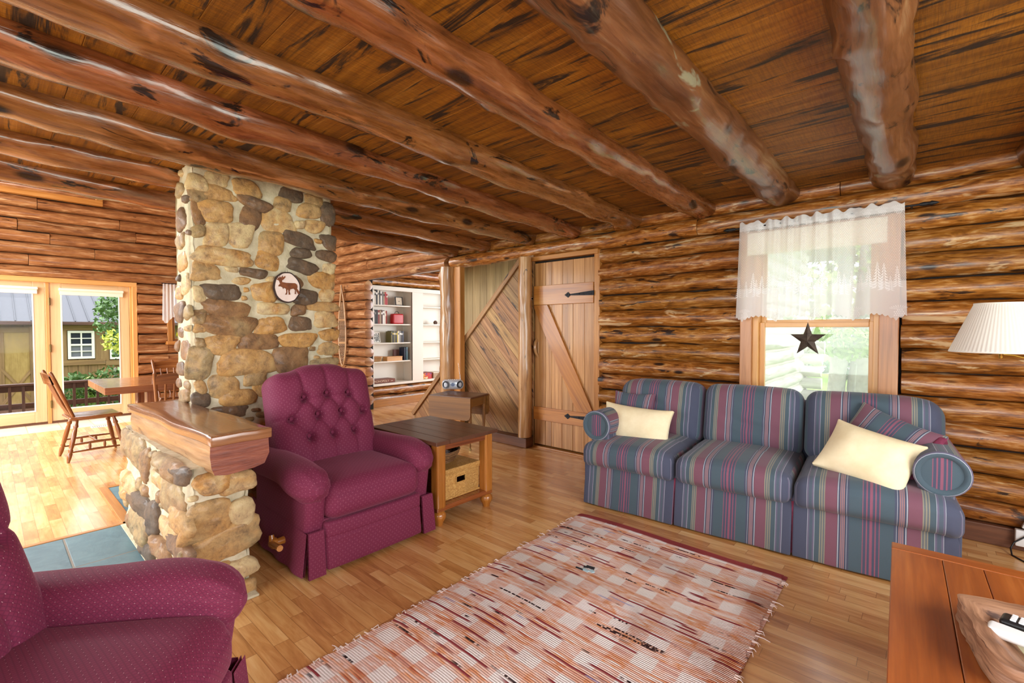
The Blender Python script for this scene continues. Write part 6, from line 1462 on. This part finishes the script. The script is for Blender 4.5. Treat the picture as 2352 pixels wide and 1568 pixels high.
# games
def text(s, size, mat, parent, locn, rot, name='lettering'):
    cu = bpy.data.curves.new(name, 'FONT'); cu.body = s; cu.size = size; cu.align_x = 'CENTER'; cu.align_y = 'CENTER'; cu.extrude = .0006
    o = bpy.data.objects.new(name, cu); COL.objects.link(o); bpy.context.view_layer.update(); me = bpy.data.meshes.new_from_object(o); bpy.data.objects.remove(o)
    me.materials.clear(); me.materials.append(mat); o = bpy.data.objects.new(name, me); COL.objects.link(o); o.parent = parent; o.location = locn; o.rotation_euler = rot; return o
MG = empty('board_game_box', (XF - .14, cv(375, 1430)[1], zb_in)); tag(MG, 'flat brown board game box on the bottom shelf, lettered on its side', 'game box')
mb = MB(); mb.rbox((0, 0, .035), (.24, .50, .068), .003); mb.build('box_body', plain('brown_game_box', (120, 58, 38), .5), MG)
text('MONOPOLY', .055, plain('cream_letters', (222, 198, 170), .5), MG, (.1215, -.04, .036), (PI / 2, 0, PI / 2))
mb = MB(); mb.box((.12, -.235, .014), (.1215, -.20, .026), r=0); mb.box((.12, .16, .03), (.1215, .20, .036), r=0); mb.build('small_print', M['paper'], MG)
G2 = empty('board_game_box', (XF - .13, cv(978, 1380)[1], zb_in)); tag(G2, 'colourful red and yellow game box at the bottom right of the bookcase', 'game box')
N = NT('colourful_print'); n_ = N.noise(N.n('TexCoord').outputs['Object'], 16, 3, .6); N.fin(N.ramp(n_, [(.34, (50, 70, 140)), (.42, (206, 60, 44)), (.54, (196, 40, 36)), (.6, (230, 190, 70)), (.7, (236, 226, 210))]), .4)
mb = MB(); mb.rbox((0, 0, .055), (.2, .25, .11), .003); mb.build('box_body', N.m, G2); mb = MB(); mb.rbox((0, 0, .118), (.2, .25, .016), .003); mb.build('lid', bkm['dred'], G2)
G3 = empty('board_game_box', (XF - .13, cv(1110, 1360)[1] + .04, zb_in)); tag(G3, 'pale game box behind the sloping stair trim', 'game box')
mb = MB(); mb.rbox((0, 0, .05), (.2, .22, .10), .003); mb.build('box_body', bkm['tan'], G3); mb = MB(); mb.rbox((0, 0, .108), (.204, .224, .016), .003); mb.build('lid', bkm['cream'], G3)
mb = MB()
for i in range(6):
    for j in range(9): a_ = j * 2.4 + i; r_ = .034 * math.cos((i - 2) * .4); mb.rbox((r_ * math.cos(a_), r_ * math.sin(a_), .012 + i * .012), (.016, .016, .012), .004, seg=2)
tag(mb.build('pine_cone', M['basewood'], None, (XF - .10, cv(1130, 620)[1], zsh[1])), 'dark pine cone on the right-hand shelf', 'pine cone')
for k, (vy, zs) in enumerate(((560, 1), (830, 2))):
    mb = MB(); mb.lathe([(0, 0), (.022, 0), (.026, .02), (.016, .07), (.022, .10), (.014, .13), (0, .135)], (0, 0, 0), 14)
    tag(mb.build('figurine', M['silver'], None, (XF - .08, yB0 + .028, zsh[zs])), ['small pale figurine on the right-hand second shelf', 'small pale figurine on the right-hand third shelf'][k], 'figurine')
# ------------------------------------------------------------------ outside
mb = MB(); mb.grid(lambda u, v: (-90 + 150 * u, -60 + 150 * v, -.78 + .02 * noise.noise(Vector((u * 60, v * 60, 0)))), 60, 60)
g = tag(mb.build('ground', M['grass'], sharp=180), 'green lawn outside the windows', 'lawn', None, 'structure')
def tree(name, base, hgt, trunk_r, crown, n, size, mat, seed, label, cat='tree', tmat='bark', group=None):
    R = empty(name, base); tag(R, label, cat, group)
    if trunk_r:
        mb = MB(); mb.log((0, 0, -.1), (0.05 * hgt, 0, hgt), trunk_r, trunk_r, 0, up=(0, 1, 0), wob=trunk_r * .12, seed=seed, n=14, step=.3, taper=-.35); mb.build('trunk', M[tmat], R)
    mb = MB()
    for (c, rad, f) in crown: leaves(mb, c, rad, int(n * f), size, seed + int(c[0] * 10))
    mb.build('foliage', M[mat], R, sharp=180); return R
# north: lawn, twin trunk tree, log wing of the cabin, hedge, road, white house
pt = pz(1930, 905, -.78)
for k, (u, r) in enumerate(((1916, .155), (1964, .175))):
    p = pz(u, 905, -.78); p = py(u, 900, 13.0)
    tree('tree', (p[0], 13.0 + k * .1, -.78), 6.5, r, [((.2, 0, 4.6), (1.6, 1.2, 1.2), 1)], 500, .11, 'leaf_light' if k else 'leaf', 80 + k, ['left trunk of the pair of grey trees on the lawn outside the window', 'right trunk of the pair of grey trees on the lawn outside the window'][k])
for k, (u, v, y, r, mt, lb) in enumerate(((1955, 790, 11.0, .55, 'leaf_light', 'light green bush hanging before the twin tree trunks'), (1985, 800, 15.0, .6, 'leaf_yellow', 'yellow green shrub right of the twin trunks'))):
    p = py(u, v, y); tree('shrub', (p[0], y, -.78), p[2] + .4, .03, [((0, 0, p[2] + .78), (r, r * .6, r * .55), 1)], 700, .06, mt, 90 + k, lb, 'shrub')
WG = empty('log_cabin_wing', (-1.75, 7, 0)); tag(WG, 'weathered grey log corner of the cabin wing outside the window', 'log wall')
T = Matrix.Translation(-WG.location)
zz = -.3; k = 0; XW_ = -1.70; yend = 10.35
while zz < 2.95:
    L = yend if zz < 1.2 else yend + .1
    mb = MB(); mb.xf = T; mb.log((XW_, 4.5, zz + .11), (XW_ + .02, L + random.uniform(-.1, .1), zz + .11), .108, .11, 0, wob=.012, seed=600 + k, n=14, step=.2); mb.build('wall_log', M['greylog'], WG)
    mb = MB(); mb.xf = T; mb.box((XW_ - .06, 4.5, zz - .02), (XW_ + .07, yend - .35, zz + .025), r=.01); mb.build('chinking', M['chink'], WG)
    if zz < 1.1:
        mb = MB(); mb.xf = T; mb.log((XW_ - 1.2, yend - .25, zz), (XW_ + .42 + random.uniform(-.04, .04), yend - .25, zz), .105, .105, 0, wob=.01, seed=640 + k, n=14, step=.2); mb.build('cross_log', M['greylog'], WG)
    zz += .225; k += 1
mb = MB(); mb.xf = T; mb.box((XW_ + .02, yend - .22, -.78), (XW_ + .16, yend - .12, .95), r=.01, grain=2); mb.build('corner_downpipe', M['white'], WG)
mb = MB(); mb.xf = T
mb.prism([(4.4, 3.05), (13.2, 3.05), (13.2, 3.3), (4.4, 3.3)], 0, .12, o=(-1.2, 0, 0), a=(0, 1, 0), b=(0, 0, 1)); mb.box((-2.4, 4.4, 3.0), (-1.08, 13.2, 3.06), r=0)
mb.build('eave', M['shedwall'], WG)
mb = MB(); mb.box((-40, 27, -.78), (20, 31, -.70), r=0); tag(mb.build('road', M['road']), 'pale road crossing behind the lawn', 'road', None, 'structure')
for k in range(5):
    c = (-14 + k * 4.3, 23 + .3 * k, -.2); tree('hedge_bush', c, .2, 0, [((0, 0, .0), (2.0, .7, .62), 1)], 700, .16, 'leaf_dark', 120 + k, 'dark hedge bush beyond the lawn, ' + ['fifth', 'fourth', 'third', 'second', 'first'][k] + ' counted from the right of the window', 'bush', group='hedge outside the window')
HS = empty('white_house', (-17.5, 45, -.7)); tag(HS, 'distant white house seen at the left of the lower pane', 'house')
mb = MB(); mb.box((-4, -3, 0), (4, 3, 5.5), r=0); mb.build('wall', M['white'], HS)
mb = MB(); mb.prism([(-3.6, 5.5), (3.6, 5.5), (0, 8)], -4.4, 4.4, a=(0, 1, 0), b=(0, 0, 1)); mb.build('roof', M['metalroof'], HS)
for x in (-2.6, 0, 2.6):
    for z in (1, 3.6): mb = MB(); mb.box((x - .45, -3.06, z), (x + .45, -2.98, z + 1.3), r=0); mb.build('window', M['greyglass'], HS)
for k, (x, y, z, r, h_, mt) in enumerate(((-6, 34, 2.6, 3.4, 3.2, 'leaf_light'), (-12, 38, 3.2, 4, 3.6, 'leaf'), (-1.5, 37, 3.4, 3.8, 4, 'leaf_light'), (-20, 40, 4, 5, 4, 'leaf'), (4, 40, 3, 4, 4, 'leaf_dark'))):
    tree('tree', (x, y, -.7), z, .25, [((0, 0, z + .6), (r, r * .6, h_), 1)], 800, .38, mt, 140 + k, ['bright green tree across the road, in the middle of the window', 'mid green tree across the road left of the star', 'light green tree across the road at the right side of the window', 'tall tree beside the distant white house', 'dark tree across the road at the far right of the window'][k], group='trees across the road')
# west: deck rail, shed, trees
XR = -12.0
RL = empty('deck_railing', (XR, 1.0, -.2)); tag(RL, 'dark brown deck railing outside the french doors', 'railing')
T = Matrix.Translation(-RL.location)
zt_, zb_ = px(120, 878, XR)[2], px(120, 925, XR)[2]
mb = MB(); mb.xf = T; mb.box((XR - .08, -3, zt_ - .03), (XR + .08, 5, zt_ + .01), r=.005, grain=1); mb.build('hand_rail', M['deck'], RL)
mb = MB(); mb.xf = T; mb.box((XR - .02, -3, zt_ - .13), (XR + .03, 5, zt_ - .03), r=.005, grain=1); mb.build('top_rail', M['deck'], RL)
mb = MB(); mb.xf = T; mb.box((XR - .02, -3, zb_ - .06), (XR + .03, 5, zb_ + .035), r=.005, grain=1); mb.build('bottom_rail', M['deck'], RL)
for k in range(27):
    y = -1.6 + k * .165; mb = MB(); mb.xf = T; mb.box((XR + .03, y, zb_ - .14), (XR + .068, y + .04, zt_ - .03), r=.003, grain=2); mb.build('baluster', M['deck'], RL)
for y in (-1.0, 2.6): mb = MB(); mb.xf = T; mb.box((XR - .05, y, -.78), (XR + .04, y + .09, zt_), r=.005, grain=2); mb.build('post', M['deck'], RL)
mb = MB(); mb.box((-12.0, -3, -.36), (-9.62, 5, -.30), r=0); struct(mb.build('deck', M['deck']), 'low wooden deck outside the french doors', 'deck')
mb = MB(); mb.box((-15.6, -3, -.78), (-13.2, .75, -.70), r=0); struct(mb.build('walkway', M['concrete']), 'pale walkway in front of the shed', 'path')
SH = empty('shed', (-17, 1.0, -.72)); tag(SH, 'brown wooden shed with grey metal roof outside the french doors', 'shed')
XS = -17.0; T = Matrix.Translation(-SH.location)
s_ = lambda u, v: px(u, v, XS)
ze, zr = s_(100, 738)[2], s_(100, 684)[2]
mb = MB(); mb.xf = T
y = -4.2
while y < 6: mb.box((XS - .05, y, -.72), (XS, y + .195, ze + .05), r=.004, grain=2); y += .2
mb.box((XS - 3, -4.2, -.72), (XS - .06, 6, ze), r=0); mb.build('wall', M['shedwall'], SH)
mb = MB(); mb.xf = T
x0, x1 = XS + .25, XS - 1.9; z1 = zr + .30
mb.add([(x0, -4.5, ze), (x0, 6.3, ze), (x1, 6.3, z1), (x1, -4.5, z1)], [[0, 1, 2, 3]]); mb.add([(x1, -4.5, z1), (x1, 6.3, z1), (x1 - 2.1, 6.3, ze), (x1 - 2.1, -4.5, ze)], [[0, 1, 2, 3]])
for k in range(40):
    y = -4.4 + k * .27; mb.tube([(x0 + .01, y, ze + .01), (x1, y, z1 + .01)], .014, 6)
mb.build('roof', M['metalroof'], SH)
mb = MB(); mb.xf = T; mb.box((x0 - .02, -4.5, ze - .09), (x0 + .06, 6.3, ze - .005), r=.01, grain=1); mb.build('gutter', M['deck'], SH)
def shedwin(u0, v0, u1, v1, e=.25):
    a, c_ = s_(u0, v0), s_(u1, v1); y0, y1, z0, z1_ = a[1], c_[1], c_[2], a[2]
    m_ = MB(); m_.xf = T
    for (p, q, r_, t) in ((y0 - .03, z0 - .03, y0 + .03, z1_ + .03), (y1 - .03, z0 - .03, y1 + .03, z1_ + .03), (y0 + .03, z1_ - .03, y1 - .03, z1_ + .03), (y0 + .03, z0 - .03, y1 - .03, z0 + .03), (y0 + .03, (z0 + z1_) / 2 - .025, y1 - .03, (z0 + z1_) / 2 + .025)): m_.box((XS + .02, p, q), (XS + .07, r_, t), r=.004)
    m_.box((XS + .02, (y0 + y1) / 2 - .015, z0 + .03), (XS + .063, (y0 + y1) / 2 + .015, z1_ - .03), r=0)
    for f in (.25, .75): m_.box((XS + .02, y0 + .03, z0 + (z1_ - z0) * f - .012), (XS + .058, y1 - .03, z0 + (z1_ - z0) * f + .012), r=0)
    o = m_.build('window', M['white'], SH)
    m_ = MB(); m_.xf = T; m_.box((XS + .01, y0, (z0 + z1_) / 2), (XS + .025, y1, z1_), r=0); m_.build('pane', M['darkglass'], o)
    m_ = MB(); m_.xf = T; m_.box((XS + .01, y0, z0), (XS + .025, y1, (z0 + z1_) / 2), r=0); m_.build('pane', M['greyglass'], o)
    m_ = MB(); m_.xf = T
    for i_, (p, q, r_, t) in enumerate(((y0 - .22, z0 - .06, y0 - .04, z1_ + .04), (y1 + .04, z0 - .06, y1 + .2, z1_ + .04), (y0 - .22, z1_ + .041, y1 + .2, z1_ + .18), (y0 - e, z0 - .2, y1 + e, z0 - .061))): m_.box((XS + .002, p, q), (XS + .04 + .004 * i_, r_, t), r=.003, grain=1 if i_ > 1 else 2)
    m_.build('window_trim', M['shedwall'], o)
shedwin(158, 762, 214, 820); shedwin(254, 762, 310, 820, .12)
a, c_ = s_(-60, 765), s_(72, 955)
mb = MB(); mb.xf = T; mb.box((XS, -1.6, -.72), (XS + .03, .70, 1.30), r=.004, grain=2); mb.build('door_panel', M['shedpanel'], SH)
mb = MB(); mb.xf = T; mb.box((XS, .70, -.72), (XS + .06, .84, 1.46), r=.004, grain=2); mb.box((XS, -1.6, 1.301), (XS + .055, .698, 1.44), r=.004, grain=1); mb.box((XS + .002, .14, -.72), (XS + .052, .26, 1.3), r=.004, grain=2)
for s in (1, -1): mb.rbox((XS + .04, .48, -.05), (.03, .06, 1.1), .003, rot=Matrix.Rotation(s * .55, 4, 'X'), grain=2)
mb.build('door_trim', M['shedwall'], SH)
mb = MB(); mb.xf = T; mb.box((XS + .1, -3, -.72), (XS + .9, 2.4, -.60), r=.02, grain=1); mb.build('step', M['deck'], SH)
p = px(262, 735, -14.2)
tree('tree', (-14.2, p[1] + .15, -.78), 2.2, .06, [((0, 0, p[2] + .78), (.6, .55, .62), .5), ((.2, .25, p[2] + .2), (.5, .5, .6), .3), ((0, -.15, p[2] + 1.1), (.4, .35, .3), .2)], 1300, .06, 'leaf', 160, 'small leafy tree in front of the shed window')
p = px(262, 785, -13.4); tree('shrub', (-13.4, p[1], -.78), 1.3, .03, [((0, 0, p[2] + .78), (.25, .22, .28), 1)], 160, .05, 'leaf_yellow', 161, 'yellow flowering shrub beside the small tree', 'shrub')
for k, (u, v, r) in enumerate(((172, 890, .36), (215, 895, .34), (252, 880, .42))):
    p = px(u, v, -13.0); tree('shrub', (-13.0, p[1], -.78), .5, .02, [((0, 0, p[2] + .72), (r * .8, r, r * 1.05), 1)], 500, .055, 'leaf_light' if k == 1 else 'leaf', 170 + k, ['green bush behind the railing right of the door post', 'middle green bush behind the deck railing', 'tall green bush behind the railing at the right of the glass'][k], 'bush', group='bushes behind the railing')
for k in range(6):
    c = (-32 - (k % 2) * 7, -10 + k * 4.6, 0); tree('hill_tree', c, 3, .3, [((0, 0, 5.5 + (k % 3)), (3, 3.4, 4.2), 1)], 1100, .30, 'leaf_dark', 180 + k, 'dark tree on the hill behind the shed roof, ' + ['first', 'second', 'third', 'fourth', 'fifth', 'sixth'][k] + ' from the left', group='dark trees behind the shed')
